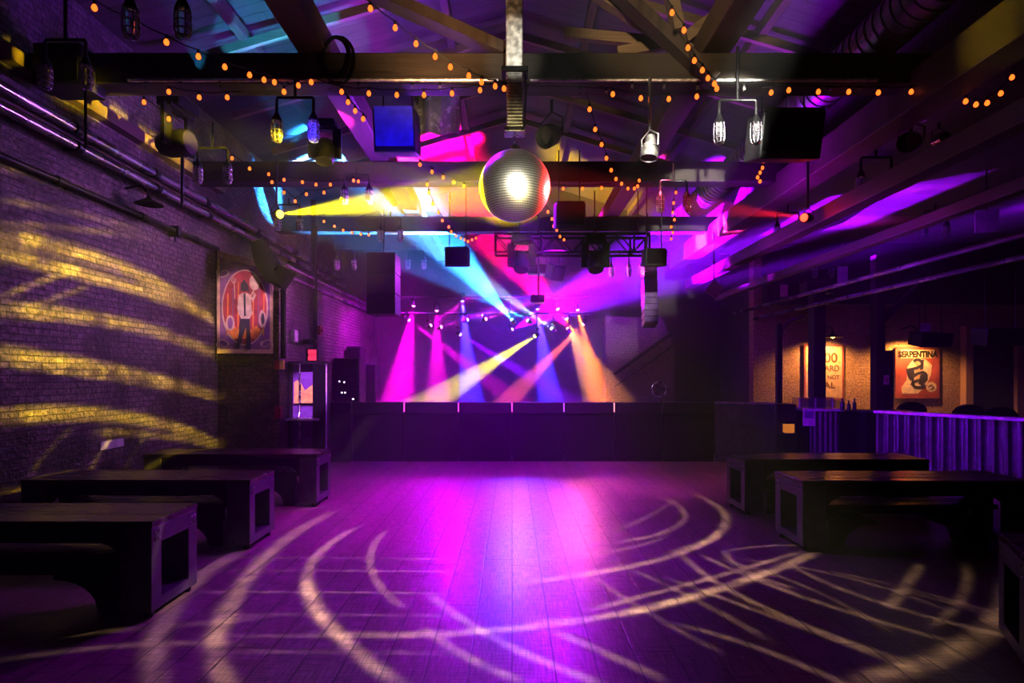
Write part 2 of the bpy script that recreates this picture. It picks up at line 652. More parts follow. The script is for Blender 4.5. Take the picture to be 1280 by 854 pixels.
# crowd barrier in front of the stage
xs = [412, 440, 505, 573, 640, 705, 768, 828, 893]
gl = [None, 'gap pink', 'gap pink', 'gap pink', 'gap violet', 'gap amber', None]
bn = ['farthest left of the row', 'under the left magenta beams', 'under the violet beam', 'left of centre under the yellow beam', 'right of centre under the blue beam', 'under the orange beam', 'before the pale brick block', 'farthest right of the row']
for i in range(8):
    a, b = P(xs[i], 577, 11.89).x, P(xs[i + 1], 577, 11.89).x
    t = thing('crowd_barrier', 'black panel of the low stage barrier, ' + bn[i], 'barrier', ((a + b) / 2, 11.9, 0), 0, 'stage barrier panels')
    h = (b - a) / 2 - .018
    MB().box((-h, 0, .03), (h, .05, .97), .01).build('panel', 'dull black', t)
    MB().box((-h, -.03, .99), (h, .09, 1.225), .015).build('top_rail', 'black paint', t)
    MB().box((-h, 0, 0), (h, .5, .03)).build('foot_plate', 'black steel', t)
for i in range(2, 8):
    x = P(xs[i], 577, 11.89).x
    if gl[i - 1] is None:
        continue
    t = thing('gap_glow', 'thin ' + {'gap pink': 'pink', 'gap violet': 'violet', 'gap amber': 'amber'}[gl[i - 1]] + ' glow painted as light through the barrier gap, number %s from the left end' % ('one two three four five'.split()[i - 2]), 'light', (x, 11.9, 0), 0, 'light slits in the barrier')
    MB().box((-.012, .03, 0), (.012, .05, 1.2)).build('gap_backing', 'black steel', t)
    MB().box((-.009, .005, 1.02), (.009, .03, 1.21)).build('glow_strip', gl[i - 1], t)  # glowing strip painted as light through the gap, no lamp

# pale brick block with stair rail at stage right
a, b = P(757, 505, 16.5), P(832, 395, 16.5)
o = MB().prism([(a.x, 16.5, ST), (b.x + .25, 16.5, ST), (b.x + .25, 16.5, 2.6), (b.x - .1, 16.5, 3.42), (a.x, 16.5, 3.47)], (0, .5, 0)).build('brick_pier', 'pier brick')
tag(o, 'pale brick pier at the right edge of the stage behind the orange beam', 'pier')
t = thing('stair_rail', 'dark slanted stair stringer and handrail across the pale brick pier', 'rail', (0, 16.3, 0))
a, b = P(768, 468, 16.3), P(838, 418, 16.3)
MB().beam((a.x, 0, a.z), (b.x, 0, b.z), .08, .16, (0, 1, 0)).build('stringer', 'dull black', t)
MB().tube([(a.x, 0, a.z - .35), (b.x + .1, 0, b.z - .3)], .03).build('handrail', 'black steel', t)

# amp racks and stacks at stage left, small kit at stage right
t = thing('amplifier_rack', 'dark amplifier rack with tiny white lights at the left of the stage', 'rack', (-3.85, 13.4, ST))
MB().box((-.3, 0, 0), (.3, .6, 1.26), .02).build('rack_case', 'black paint', t)
for k in range(5):
    MB().box((-.26, -.015, .08 + k * .24), (.26, 0, .28 + k * .24), .005).build('amplifier_panel', 'black steel', t)
mb = MB()
for px, py in ((424, 477), (430, 478), (427, 491), (431, 491), (441, 499)):
    q = P(px, py, 13.37)
    mb.lathe([(0, -.02), (.018, -.02), (.018, 0), (0, .006)], (q.x + 3.85, -.02, q.z - ST), (0, -1, 0), 8)
mb.build('indicator_lights', 'led white', t)
for x0, x1, y0, Z, s_ in ((433, 451, 433, 14.4, 'rising behind the amplifier rack on the stage'), (444, 470, 455, 15.0, 'stacked on the stage right of the amplifier rack')):
    a, b = P(x0, y0, Z), P(x1, y0, Z)
    t = thing('stage_speaker', 'black loudspeaker cabinet ' + s_, 'speaker', ((a.x + b.x) / 2, Z, ST), 0, 'speakers standing on stage')
    hw, hh = (b.x - a.x) / 2, a.z - ST
    MB().box((-hw, 0, 0), (hw, .5, hh), .02).build('cabinet', 'black paint', t)
    MB().box((-hw + .03, -.012, .05), (hw - .03, 0, hh - .05)).build('grille', 'dull black', t)
t = thing('stage_fan', 'small pale round fan on a stand at the right edge of the stage', 'fan', (P(824, 500, 13.6).x, 13.6, ST))
c = P(824, 490, 13.6)
MB().tube([(math.cos(k * PI / 12) * .17, 0, c.z - ST + .06 + math.sin(k * PI / 12) * .17) for k in range(24)], .018, 6, closed=True).build('guard_ring', 'bright steel', t, True)
MB().tube([(-.12, 0, 0), (.0, 0, c.z - ST - .07), (.12, 0, 0)], .014).build('stand', 'black steel', t)
mb = MB()
for k in range(3):
    an = k * 2 * PI / 3
    mb.obox((math.cos(an) * .08, 0, c.z - ST + .06 + math.sin(an) * .08), (.13, .012, .07), Matrix.Rotation(-an, 3, 'Y'))
mb.build('blades', 'speaker grey', t)


# ================================================================== moving lights
def moving_head(loc, aim, col, label, I, ang, sc=1.0, hang=None, name='moving_head', group='moving lights above the stage', lens=True, halo=4.0, blend=.5, cat='stage light'):
    loc, aim = Vector(loc), Vector(aim)
    t = thing(name, label, cat, loc, 0, group)
    d = (aim - loc).normalized()
    s = .115 * sc
    # the yoke turns so that its arms stand square to the beam
    side = d.cross(Vector((0, 0, 1)))
    side = side.normalized() if side.length > .05 else Vector((1, 0, 0))
    h = -d * (1.9 * s)          # lens sits at the thing's origin; body goes back along the beam
    piv = h * .55
    top = piv + Vector((0, 0, 2.6 * s))
    rot = Matrix((side, Vector((0, 0, 1)).cross(side), Vector((0, 0, 1)))).transposed()
    MB().obox(top + Vector((0, 0, .45 * s)), (2.6 * s, 1.9 * s, .9 * s), rot, .15 * s).build('base_box', 'dull black', t)
    mb = MB()
    for q in (-1, 1):
        mb.beam(piv + side * q * 1.35 * s - Vector((0, 0, .5 * s)), top + side * q * 1.35 * s, .28 * s, .9 * s, side)
    # arms meet in a cross plate under the base
    mb.beam(top - side * 1.45 * s, top + side * 1.45 * s, .9 * s, .3 * s)
    mb.build('yoke', 'dull black', t)
    hd = MB().lathe([(0, -2.6 * s), (.75 * s, -2.5 * s), (1.02 * s, -1.9 * s), (1.08 * s, -.5 * s), (.95 * s, -.05 * s), (.9 * s, 0), (.75 * s, -.02 * s), (0, -.02 * s)], (0, 0, 0), d, 18)
    hd = hd.build('head', 'black paint', t, True)
    if lens:
        m_ = glow('lens glow ' + label[:40], tuple(.78 * c_ + .22 for c_ in col), 4.5)
        MB().lathe([(.9 * s, -.06 * s), (1.0 * s, .1 * s), (.9 * s, .5 * s), (.5 * s, .85 * s), (0, .95 * s)], (0, 0, 0), d, 14).build('lens', m_.name, hd, True)
    if I:
        spot('lamp_beam', loc + d * 1.15 * s, aim, col, I, ang, blend, .03, t)
        if halo:
            point('lamp_halo', loc + d * 2.2 * s, tuple(c_ for c_ in col), halo * .12, .03, t)  # added point lamp making a glow in the haze
    if hang is not None and hang - loc.z > top.z + .9 * s:
        MB().tube([top + Vector((0, 0, .9 * s)), Vector((top.x, top.y, hang - loc.z))], .02).build('clamp_pole', 'black steel', t)
    return t


MAG, VIO, BLU, CYA, YEL, ORA, RED, PNK, WHT = (1, .0, .75), (.30, .0, 1), (.05, .03, 1), (.04, .36, 1), (1, .85, .0), (1, .2, .01), (1, .0, .16), (1, .05, .5), (.6, .8, 1)
# source px, depth, target px, depth, colour, strength, spread, where
SL = [
    ((517, 382), 15.5, (497, 505), 15.2, MAG, 900, 24, 'upper magenta light farthest left, beam straight down', .5),
    ((546, 388), 15.5, (547, 505), 15.2, MAG, 600, 20, 'upper magenta light second from left, beam straight down', .5),
    ((511, 400), 14.5, (600, 468), 14.2, MAG, 700, 10, 'lower magenta light farthest left, beam down to the right', .5),
    ((538, 407), 14.5, (640, 345), 14.2, MAG, 450, 17, 'low magenta light sending a wedge of light up to the right', .5),
    ((551, 409), 14.5, (640, 380), 14.2, MAG, 450, 11, 'low magenta light just right of the wedge one, flat beam to the right', .5),
    ((578, 376), 15.5, (590, 505), 15.2, BLU, 2200, 17, 'upper white-blue light with a straight down blue beam left of centre', 1),
    ((584, 400), 14.5, (660, 375), 14.2, BLU, 1500, 10, 'low blue-white light with a beam up to the right', 1),
    ((607, 399), 14.5, (640, 387), 14.2, PNK, 600, 9, 'small low pink light left of the centre', .2),
    ((640, 400), 14.5, (520, 262), 13.2, CYA, 2100, 25, 'low centre light with the broad cyan beam up to the left', 1),
    ((660, 401), 14.5, (585, 362), 14.0, CYA, 600, 14, 'low white light just right of centre, beam to the left', 1),
    ((690, 411), 14.5, (560, 318), 13.6, WHT, 800, 11, 'low bright white light with a long beam up to the left', 1),
    ((575, 418), 14.3, (690, 488), 14.0, VIO, 1000, 10, 'lowest small violet light, beam down to the right', .2),
    ((697, 386), 15.5, (735, 440), 15.2, (1, .42, .01), 700, 12, 'upper amber light right of the hanging projector', .8),
    ((722, 387), 15.5, (752, 505), 15.2, ORA, 1000, 17, 'upper orange light farthest right, beam down to the right', .8),
    ((729, 405), 14.5, (632, 505), 14.2, (1, .16, .06), 900, 13, 'low amber light farthest right, beam down to the left', .8),
    ((710, 411), 14.5, (600, 265), 14.2, RED, 2600, 28, 'low red light sending a broad red beam up to the left', .8),
    ((672, 386), 15.5, (688, 505), 15.2, BLU, 2000, 19, 'upper blue light under the hanging projector, beam down', .6),
    ((640, 412), 15.6, (900, 285), 13.2, VIO, 1500, 30, 'hidden low violet light fanning up to the right', .2),
    ((708, 398), 15.3, (748, 505), 15.0, (1, .45, .1), 450, 22, 'small amber light between the two right orange lights', .2),
]
for (sp_, Z, tg, Zt, c_, I, an, lb, hl) in SL:
    moving_head(P(*sp_, Z), P(*tg, Zt), c_, lb, I * 3.6, an, .42, P(640, 372, 15.5).z if Z > 14.8 else P(640, 392, 14.5).z, halo=hl * 4)
# the yellow beam broken by a gobo into lavender bands
t = moving_head(P(669, 420, 14.3), P(540, 503, 13.6), (.95, .84, .0), 'low yellow light with a banded yellow beam down to the left', 3600, 15, .42, P(640, 392, 14.5).z, halo=1)
for x0, x1, y, Z, s_ in ((500, 736, 372, 15.5, 'upper'), (496, 742, 392, 14.5, 'lower')):
    a, b = P(x0, y, Z), P(x1, y, Z)
    o = MB().tube([a, b], .03).build('lighting_bar', 'black steel', None, True)
    tag(o, s_ + ' thin black lighting bar across the stage carrying moving lights', 'lighting bar', 'stage lighting bars')

# ================================================================== hanging truss
t = thing('lighting_truss', 'black box truss hanging across the hall in front of the stage', 'truss', (0, 11, 0))
a, b = P(619, 315, 11), P(812, 292, 11)
x0, x1, z0, z1 = a.x, b.x, a.z, b.z
for dy, zz in ((0, z0), (0, z1), (.36, z0), (.36, z1)):
    MB().tube([(x0, dy, zz), (x1, dy, zz)], .026).build('chord', 'dull black', t, True)
mb = MB()
n = 10
for dy in (0, .36):
    for i in range(n):
        xa, xb = x0 + (x1 - x0) * i / n, x0 + (x1 - x0) * (i + 1) / n
        q = (z0, z1) if i % 2 else (z1, z0)
        mb.tube([(xa, dy, q[0]), (xb, dy, q[1])], .013, 6)
        if i % 3 == 0:
            mb.tube([(xa, dy, z0), (xa, dy, z1)], .02, 6)
    mb.tube([(x1, dy, z0), (x1, dy, z1)], .02, 6)
for xa in (x0, x1):
    for zz in (z0, z1):
        mb.tube([(xa, 0, zz), (xa, .36, zz)], .015, 6)
mb.build('lattice', 'dull black', t, True)
for px in (650, 745, 800):
    q = P(px, 292, 11)
    MB().tube([(q.x, .18, z1), (q.x, .18, 5.36)], .012).build('hoist_cable', 'black steel', t)
for px, s_ in ((652, 'left'), (745, 'right')):
    q = P(px, 338, 10.9)
    moving_head(q, q + Vector((0, -.45, -1)), (1, 1, 1), 'dark unlit moving light under the truss, the ' + s_ + ' of the pair', 0, 0, 1.3, None, group='moving lights under the truss', lens=False)
# projector hanging on a pole, wedge monitor and box
t = thing('projector', 'small dark projector hanging on a pole below the truss', 'projector', P(672, 374, 12.2))
MB().box((-.15, -.12, -.08), (.15, .15, .08), .03).build('projector_body', 'black paint', t, True)
MB().lathe([(0, 0), (.05, 0), (.05, .05), (.035, .05), (.03, .03), (0, .03)], (-.04, -.1, 0), (0, -1, 0), 14).build('projector_lens', 'bottle glass', t, True)
MB().tube([(0.02, 0, .08), (0.02, 0, 3.0 - .1)], .02).build('pole', 'black steel', t, True)


def speaker(px0, py0, px1, py1, Z, label, depth=.4, tilt=0, face='dull black', rz=0, hang=None, mat='black paint', group=None, name='hanging_speaker'):
    a, b = P(px0, py0, Z), P(px1, py1, Z)
    c = (a + b) / 2
    t = thing(name, label, 'speaker', c, rz, group)
    wdt, hgt = abs(b.x - a.x), abs(a.z - b.z)
    R_ = Matrix.Rotation(tilt, 3, 'X')
    MB().obox((0, depth / 2, 0), (wdt, depth, hgt), R_, .02).build('cabinet', mat, t)
    MB().obox(R_ @ Vector((0, -depth / 2 * 0 - .006, 0)), (wdt - .05, .012, hgt - .05), R_).build('grille', face, t)
    if hang is not None:
        for q in (-.35, .35):
            MB().tube([(q * wdt, depth / 2, hgt / 2 - .03), (q * wdt, depth / 2, hang - c.z)], .01, 6).build('hanging_cable', 'black steel', t)
    return t


plain('grille painted blue light', (.10, .10, .45), .5)  # blue light on the speaker face put into the base colour
speaker(466, 132, 519, 184, 6.9, 'black speaker with a blue face hanging left of the mirror ball', .42, math.radians(12), 'grille painted blue light', 0, 5.34)
speaker(556, 307, 586, 331, 10.5, 'small dark speaker hanging in the cyan beam', .35, math.radians(10), hang=5.3)
speaker(952, 134, 1030, 190, 6.9, 'large black speaker hanging right of the white lanterns', .5, math.radians(15), mat='speaker grey', hang=5.34)
speaker(694, 250, 732, 282, 8.8, 'dark speaker hanging just right behind the mirror ball', .4, math.radians(14), mat='speaker grey', hang=5.3)
speaker(807, 309, 834, 331, 10.6, 'small black speaker hanging at the right end of the truss', .35, math.radians(8), hang=5.3)
speaker(660, 330, 688, 342, 12.7, 'low flat black speaker under the truss beside the projector pole', .3, 0, hang=5.0)
t = speaker(690, 330, 708, 348, 11.5, 'tilted black wedge speaker under the truss right of the projector pole', .3, math.radians(25), hang=5.0, rz=.5)
speaker(1152, 415, 1192, 432, 11.6, 'black speaker hanging before the top of the snake charmer banner', .4, math.radians(12), hang=3.7)
speaker(1234, 409, 1290, 431, 10.6, 'black speaker hanging at the right edge over the bar', .4, math.radians(8), hang=3.7)
speaker(40, 52, 100, 104, 6.1, 'black speaker hung in the dark at the upper left corner', .4, 0, hang=5.1)
# line arrays
t = thing('speaker_array', 'tall dark hanging loudspeaker stack left of the stage', 'speaker array', P(476, 393, 12.3))
wdt = P(494, 0, 12.3).x - P(458, 0, 12.3).x
hh = P(0, 315, 12.3).z - P(0, 393, 12.3).z
for k in range(3):
    MB().box((-wdt / 2, 0, k * hh / 3 + .006), (wdt / 2, .6, (k + 1) * hh / 3 - .006), .015).build('speaker_cabinet', 'black paint', t)
MB().tube([(0, .3, hh), (0, .3, 5.4 - P(476, 393, 12.3).z)], .02).build('chain', 'black steel', t)
t = thing('line_array', 'curved hanging line array of small speakers right of the stage with painted-in purple light', 'speaker array', P(810, 333, 13))
z = 0
for k in range(9):
    an = -.03 * k * k / 6
    MB().obox((0.02, -.12 * (k / 8) ** 2, -k * .15 - .07), (.30, .34, .138), Matrix.Rotation(an, 3, 'X'), .01).build('array_cabinet', 'array painted purple light', t)
MB().box((-.16, -.05, 0.0), (.18, .15, .06)).build('fly_frame', 'black steel', t)
MB().tube([(0, .05, .06), (0, .05, 1.2)], .015).build('chain', 'black steel', t)
# small square panels catching purple light on the right
for x0, y0, x1, y1, Z, an, m_, s_ in ((1222, 262, 1246, 290, 8.5, -.3, 'pale board', 'square purple-lit panel hanging far right under the aisle beam'),
                                    (1048, 333, 1059, 354, 11.5, -.3, 'pale board', 'small upright purple panel hanging on a rod above the first dark post'),
                                    (976, 356, 984, 371, 12.5, -.3, 'banner tan', 'tiny tan lit panel hanging before the dark brick on the right'),
                                    (1118, 124, 1146, 158, 7.6, -.9, 'pale board', 'purple-lit panel under the header beam at upper right'),
                                    (1150, 404, 1164, 417, 12.5, 0, 'pale board', 'small purple panel above the speaker before the snake charmer banner')):
    a, b = P(x0, y0, Z), P(x1, y1, Z)
    t = thing('hanging_monitor', s_, 'panel', (a + b) / 2, an, 'small hanging panels')
    wd, hg = abs(b.x - a.x) / math.cos(an), abs(a.z - b.z)
    MB().box((-wd / 2, 0, -hg / 2), (wd / 2, .03, hg / 2), .004).build('panel', m_, t)
    MB().tube([(0, .02, hg / 2), (0, .02, hg / 2 + .6)], .012, 6).build('hanging_rod', 'black steel', t)
t = thing('hanging_monitor', 'small purple panel hung cornerwise like a diamond right of the line array', 'panel', P(893, 362, 12), 0, 'small hanging panels')
MB().obox((0, 0, 0), (.27, .03, .3), Matrix.Rotation(math.radians(35), 3, 'Y'), .004).build('panel', 'pale board', t)
MB().tube([(0, .02, .15), (0, .02, 1.2)], .012, 6).build('hanging_rod', 'black steel', t)
# translucent reflector sheet
t = thing('reflector_sheet', 'shiny translucent sheet hanging beside the blue-faced speaker', 'sheet', P(546, 140, 7.55))
mb = MB()
hw, hh = .3, .3
N = 12
for i in range(N):
    xa, xb = -hw + 2 * hw * i / N, -hw + 2 * hw * (i + 1) / N
    ya, yb = .05 * math.sin(i * 1.1), .05 * math.sin((i + 1) * 1.1)
    mb.prism([(xa, ya, -hh + .02), (xb, yb, -hh), (xb, yb, hh), (xa, ya, hh)], (0, .004, 0))
mb.build('sheet', 'acrylic sheet', t, True)
MB().tube([(-hw, 0, hh), (hw, 0, hh)], .012, 6).build('hanging_bar', 'black steel', t)
for q in (-.25, .25):
    MB().tube([(q, 0, hh), (q, 0, 5.34 - P(546, 140, 7.55).z)], .008, 6).build('hanging_cord', 'black steel', t)

# ================================================================== mirror ball
BC = P(643.5, 233, 6.05)
BR = .37
t = thing('mirror_ball', 'large shiny mirror ball hanging in the middle of the hall', 'mirror ball', BC)
mb = MB()
rows = 46
for i in range(rows):
    a0, a1 = PI * i / rows, PI * (i + 1) / rows
    am = (a0 + a1) / 2
    nseg = max(8, int(2 * PI * math.sin(am) / (PI / rows)))
    gap = .08
    b0, b1 = a0 + (a1 - a0) * gap, a1 - (a1 - a0) * gap
    for k in range(nseg):
        c0, c1 = 2 * PI * (k + .02) / nseg, 2 * PI * (k + .98) / nseg
        vsx = []
        for aa, cc in ((b0, c0), (b1, c0), (b1, c1), (b0, c1)):
            vsx.append(mb.bm.verts.new((BR * math.sin(aa) * math.cos(cc), BR * math.sin(aa) * math.sin(cc), BR * math.cos(aa))))
        mb.bm.faces.new(vsx)
mb.build('mirror_tiles', 'mirror tiles', t)
MB().lathe([(BR * .985 * math.sin(PI * k / 24), BR * .985 * math.cos(PI * k / 24)) for k in range(25)], (0, 0, 0), (0, 0, 1), 40).build('core', 'speaker grey', t, True)
MB().lathe([(0, BR + .05), (.05, BR + .05), (.06, BR - .01), (.09, BR - .03)], (0, 0, 0), (0, 0, 1), 16).build('cap', 'chrome', t, True)
mb = MB()
for k in range(4):
    q = [(math.cos(u * PI / 5) * .013, 0, BR + .07 + k * .05 + math.sin(u * PI / 5) * .03) for u in range(10)]
    if k % 2:
        q = [(0, x_, z_) for x_, _, z_ in q]
    mb.tube(q, .005, 6, closed=True)
mb.build('chain', 'chrome', t, True)
# steel drop column carrying the ball
t = thing('drop_column', 'chromed ribbed steel column dropping from the roof to the mirror ball', 'column', (BC.x, 6.12, 0))
zb = P(0, 165, 6.05).z
MB().box((-.095, -.06, 4.95), (.085, .06, 7.6), .012).build('upper_shaft', 'brushed steel', t)
mb = MB()
for k in range(15):
    z = zb + .06 + k * .036
    mb.box((-.085, -.075, z), (.085, .075, z + .026), .008)
mb.box((-.07, -.06, zb + .05), (.07, .06, 4.97))
mb.build('ribbed_sleeve', 'brushed steel', t)
MB().box((-.11, -.09, zb), (.11, .09, zb + .055), .012).build('motor_housing', 'bright steel', t)
MB().box((-.14, -.1, 4.98), (.14, .1, 5.03), .01).build('collar', 'black steel', t)
MB().tube([(.1, -.06, zb + .06), (.12, -.07, zb + .5), (.1, -.06, 5.0)], .01, 6).build('cable', 'dull black', t, True)

# ================================================================== caged lantern pairs
def make_lantern():
    t = thing('twin_lantern', 'x', 'lantern', (0, 0, 0), 0, 'twin caged lanterns under the beams')
    MB().tube([(0, 0, 0), (0, 0, 1.0)], .017, 8).build('stem', 'black steel', t, True)
    MB().tube([(-.2, 0, -.2), (-.2, 0, -.03), (-.19, 0, 0), (.19, 0, 0), (.2, 0, -.03), (.2, 0, -.2)], .016, 8).build('crossbar', 'black steel', t, True)
    for x in (-.2, .2):
        so = MB().lathe([(.018, -.16), (.03, -.19), (.05, -.23), (.055, -.26), (0, -.26)], (x, 0, 0), (0, 0, 1), 14).build('lamp_socket', 'black steel', t, True)
        MB().lathe([(0, -.262), (.044, -.262), (.046, -.40), (.036, -.455), (0, -.47)], (x, 0, 0), (0, 0, 1), 14).build('glass_jar', 'jar glass', so, True)
        mb = MB()
        for k in range(8):
            c_, s2 = math.cos(k * PI / 4), math.sin(k * PI / 4)
            mb.tube([(x + c_ * .056, s2 * .056, -.255), (x + c_ * .06, s2 * .06, -.33), (x + c_ * .06, s2 * .06, -.42), (x + c_ * .045, s2 * .045, -.475), (x + c_ * .015, s2 * .015, -.485)], .0045, 5)
        for z in (-.30, -.36, -.42, -.47):
            r = .061 if z > -.45 else .048
            mb.tube([(x + math.cos(k * PI / 8) * r, math.sin(k * PI / 8) * r, z) for k in range(16)], .0042, 5, closed=True)
        mb.build('wire_cage', 'pipe metal', so, True)
    return t


lan0 = make_lantern()
LN = [  # centre px, bar y px, bar width px, top height, label
    (369, 122, 46, 5.0, 'dark twin caged lantern left of the blue-faced speaker with one jar glowing blue'),
    (922, 125, 46, 5.36, 'bright white-lit twin caged lantern right of the mirror ball'),
    (446, 218, 31, 5.0, 'dark twin caged lantern directly over the yellow beam'),
    (266, 185, 37, 5.2, 'dark twin caged lantern beside the left wall moving light'),
    (82, 50, 51, 5.6, 'dark twin caged lantern in the upper left corner'),
    (361, 256, 27, 5.0, 'twin caged lantern at the lamp that throws the yellow beam'),
    (488, 272, 25, 5.0, 'twin caged lantern within the right end of the yellow beam'),
    (520, 312, 20, 5.0, 'small twin lantern in silhouette against the violet haze left of the cyan beam'),
    (432, 312, 21, 5.0, 'small twin lantern left of the tall hanging speaker stack'),
    (1095, 197, 38, 4.75, 'twin caged lantern under the header beam at right, with dim purple jars'),
    (985, 266, 27, 5.0, 'twin caged lantern at the lamp with the red glow'),
    (842, 226, 33, 5.0, 'twin caged lantern with dim jars between the mirror ball and the purple duct end'),
    (775, 320, 22, 4.6, 'small twin lantern hanging under the right half of the truss'),
    (1169, 264, 28, 4.6, 'twin lantern in the dark between the two right aisle panels'),
    (1029, 322, 21, 4.6, 'small faint twin lantern left of the small upright purple panel'),
    (902, 318, 19, 5.0, 'small twin lantern above the diamond panel'),
    (196, -30, 65, 5.6, 'twin lantern cut off by the top edge of the picture at the left'),
]
for i, (x, y, wpx, top, lb) in enumerate(LN):
    Z = .4 * F / wpx
    q = P(x, y, Z)
    o = lan0 if i == 0 else dup(lan0, (0, 0, 0))
    o.location = q
    o['label'] = lb
    for c in o.children:
        if c.name.startswith('stem'):
            c.scale = (1, 1, max(.12, top - q.z))
    if 'white-lit' in lb:
        LW = q.copy()
    if 'jar glowing blue' in lb:
        LB = q.copy()

# ================================================================== other hung fixtures
def par_can(loc, aim, label, mat, sc=1.0, hang=None):
    loc, aim = Vector(loc), Vector(aim)
    d = (aim - loc).normalized()
    t = thing('spotlight', label, 'spotlight', loc)
    s = .1 * sc
    cn = MB().lathe([(0, -2.8 * s), (.45 * s, -2.7 * s), (.6 * s, -2.2 * s), (.62 * s, -1.5 * s), (.95 * s, -1.2 * s), (1.0 * s, 0), (.92 * s, 0), (.85 * s, -.9 * s), (0, -1.0 * s)], (0, 0, 0), d, 18).build('can', mat, t, True)
    mb = MB()
    for q in (-.4, -.9, -1.3):
        mb.lathe([(1.06 * s, q * s - .06 * s), (1.06 * s, q * s + .06 * s)], (0, 0, 0), d, 18)
    mb.build('cooling_rings', mat, cn, True)
    sd = d.cross(Vector((0, 0, 1))).normalized()
    pv = -d * 1.3 * s
    tp = pv + Vector((0, 0, 2.0 * s))
    MB().tube([pv + sd * 1.1 * s, pv + sd * 1.15 * s + Vector((0, 0, 1.2 * s)), tp, pv - sd * 1.15 * s + Vector((0, 0, 1.2 * s)), pv - sd * 1.1 * s], .09 * s, 6).build('bracket', mat, t, True)
    if hang is not None:
        MB().tube([tp, Vector((tp.x, tp.y, hang - loc.z))], .018, 8).build('hanging_pole', 'black steel' if mat != 'brushed steel' else 'pipe metal', t, True)
    return t


PAR = P(811, 198, 6.2)
par_can(PAR, PAR + Vector((-.12, -.1, -1)), 'silver spotlight can hanging from the first tie beam between ball and white lantern', 'brushed steel', .95, 5.0)
par_can(P(681, 172, 6.6), P(640, 180, 6.6) + Vector((0, -.5, -.3)), 'long black spotlight hanging just right of the steel drop column', 'speaker grey', 1.3, 5.0)
par_can(P(1134, 178, 7.0), P(1110, 180, 6.6), 'black spotlight with a pale rim hanging under the header beam at right', 'black steel', 1.2, 4.75)
par_can(P(1182, 172, 7.0), P(1200, 168, 6.8) + Vector((0, -.3, 0)), 'small spotlight with yellow-lit bracket at upper right', 'pipe metal', .8, 4.9)
q = P(405, 202, 7.2)
moving_head(q, q + Vector((0, -.3, -1)), (1, 1, 1), 'dark unlit moving light hanging before the bright cyan roof boards', 0, 0, 1.0, 5.0, group='unlit moving lights along the hall', lens=False)
q = P(238, 178, 7.4)
moving_head(q, q + Vector((1, -.1, .05)), (1, .2, .7), 'dark moving light on the left wall pipe pointing into the hall', 0, 0, 1.4, None, group='unlit moving lights along the hall', lens=False)
q = P(548, 302, 12.5)
# lamps that strike the mirror ball
YL = P(350, 268, 8.6)
t = par_can(YL, BC, 'small spotlight throwing the strong yellow beam at the mirror ball', 'black steel', .7, 5.0)
MB().lathe([(.06, 0), (.05, .02), (0, .035)], (0, 0, 0), BC - YL, 14).build('glowing_lens', glow('yellow lens', (1, .72, .06), 6).name, t, True)
dYL = (BC - YL).normalized()
spot('lamp_beam', YL + dYL * .06, BC, (1, .82, 0), 4000, 9, .5, .02, t)
spot('lamp_beam', YL + dYL * .06, P(505, 250, 10.4), (1, .80, 0), 1300, 18, .9, .02, t)
point('lamp_halo', YL + dYL * .14 + Vector((0, -.03, 0)), (1, .85, 0), .25, .03, t)  # added point lamp for the yellow glow
RL = P(1005, 272, 8.4)
t = par_can(RL, BC, 'small spotlight throwing a red beam to the left', 'black steel', .7, 5.0)
MB().lathe([(.06, 0), (.05, .02), (0, .035)], (0, 0, 0), BC - RL, 14).build('glowing_lens', glow('red lens', (1, .06, .03), 5).name, t, True)
dRL = (BC - RL).normalized()
spot('lamp_beam', RL + dRL * .06, BC, (1, .02, .02), 900, 9, .6, .02, t)
point('lamp_halo', RL + dRL * .1, (1, .02, .02), .2, .03, t)  # added point lamp for the red glow

# ================================================================== string lights
bm_bulb = None


def string(px, Z, label, Z2=None, sag=.05, ends=True, r=.03):
    """one cable with its bulbs; px are the bulbs in the photo"""
    n = len(px)
    pts = []
    for i, (x, y) in enumerate(px):
        z_ = Z if Z2 is None else Z + (Z2 - Z) * i / max(1, n - 1)
        pts.append(P(x, y, z_))
    t = thing('string_light', label, 'string light', pts[0], 0, 'amber string lights under the roof')
    o = pts[0]
    cab = []
    for i, p in enumerate(pts):
        cab.append(p - o + Vector((0, 0, .065)))
        if i < n - 1:
            mid = (p + pts[i + 1]) / 2 - o + Vector((0, 0, .05))
            cab.append(mid)
    if ends and n > 1:
        cab.insert(0, cab[0] + (cab[0] - cab[2]) * .5)
        cab.append(cab[-1] + (cab[-1] - cab[-3]) * .5)
    MB().tube(cab, .006, 5).build('cable', 'dull black', t, True)
    global bm_bulb
    for p in pts:
        if bm_bulb is None:
            b = MB().lathe([(0, -.028), (.015, -.023), (.0245, -.007), (.023, .010), (.012, .030), (0, .032)], (0, 0, 0), (0, 0, 1), 12).build('bulb', 'bulb amber', t, True)
            s_ = MB().lathe([(.0, .03), (.014, .03), (.014, .068), (0, .07)], (0, 0, 0), (0, 0, 1), 8).build('socket', 'dull black', b, True)
            bm_bulb = (b.data, s_.data)
        else:
            b = bpy.data.objects.new('bulb', bm_bulb[0])
            COL.objects.link(b)
            b.parent = t
            s_ = bpy.data.objects.new('socket', bm_bulb[1])
            COL.objects.link(s_)
            s_.parent = b
        b.location = p - o
    return t


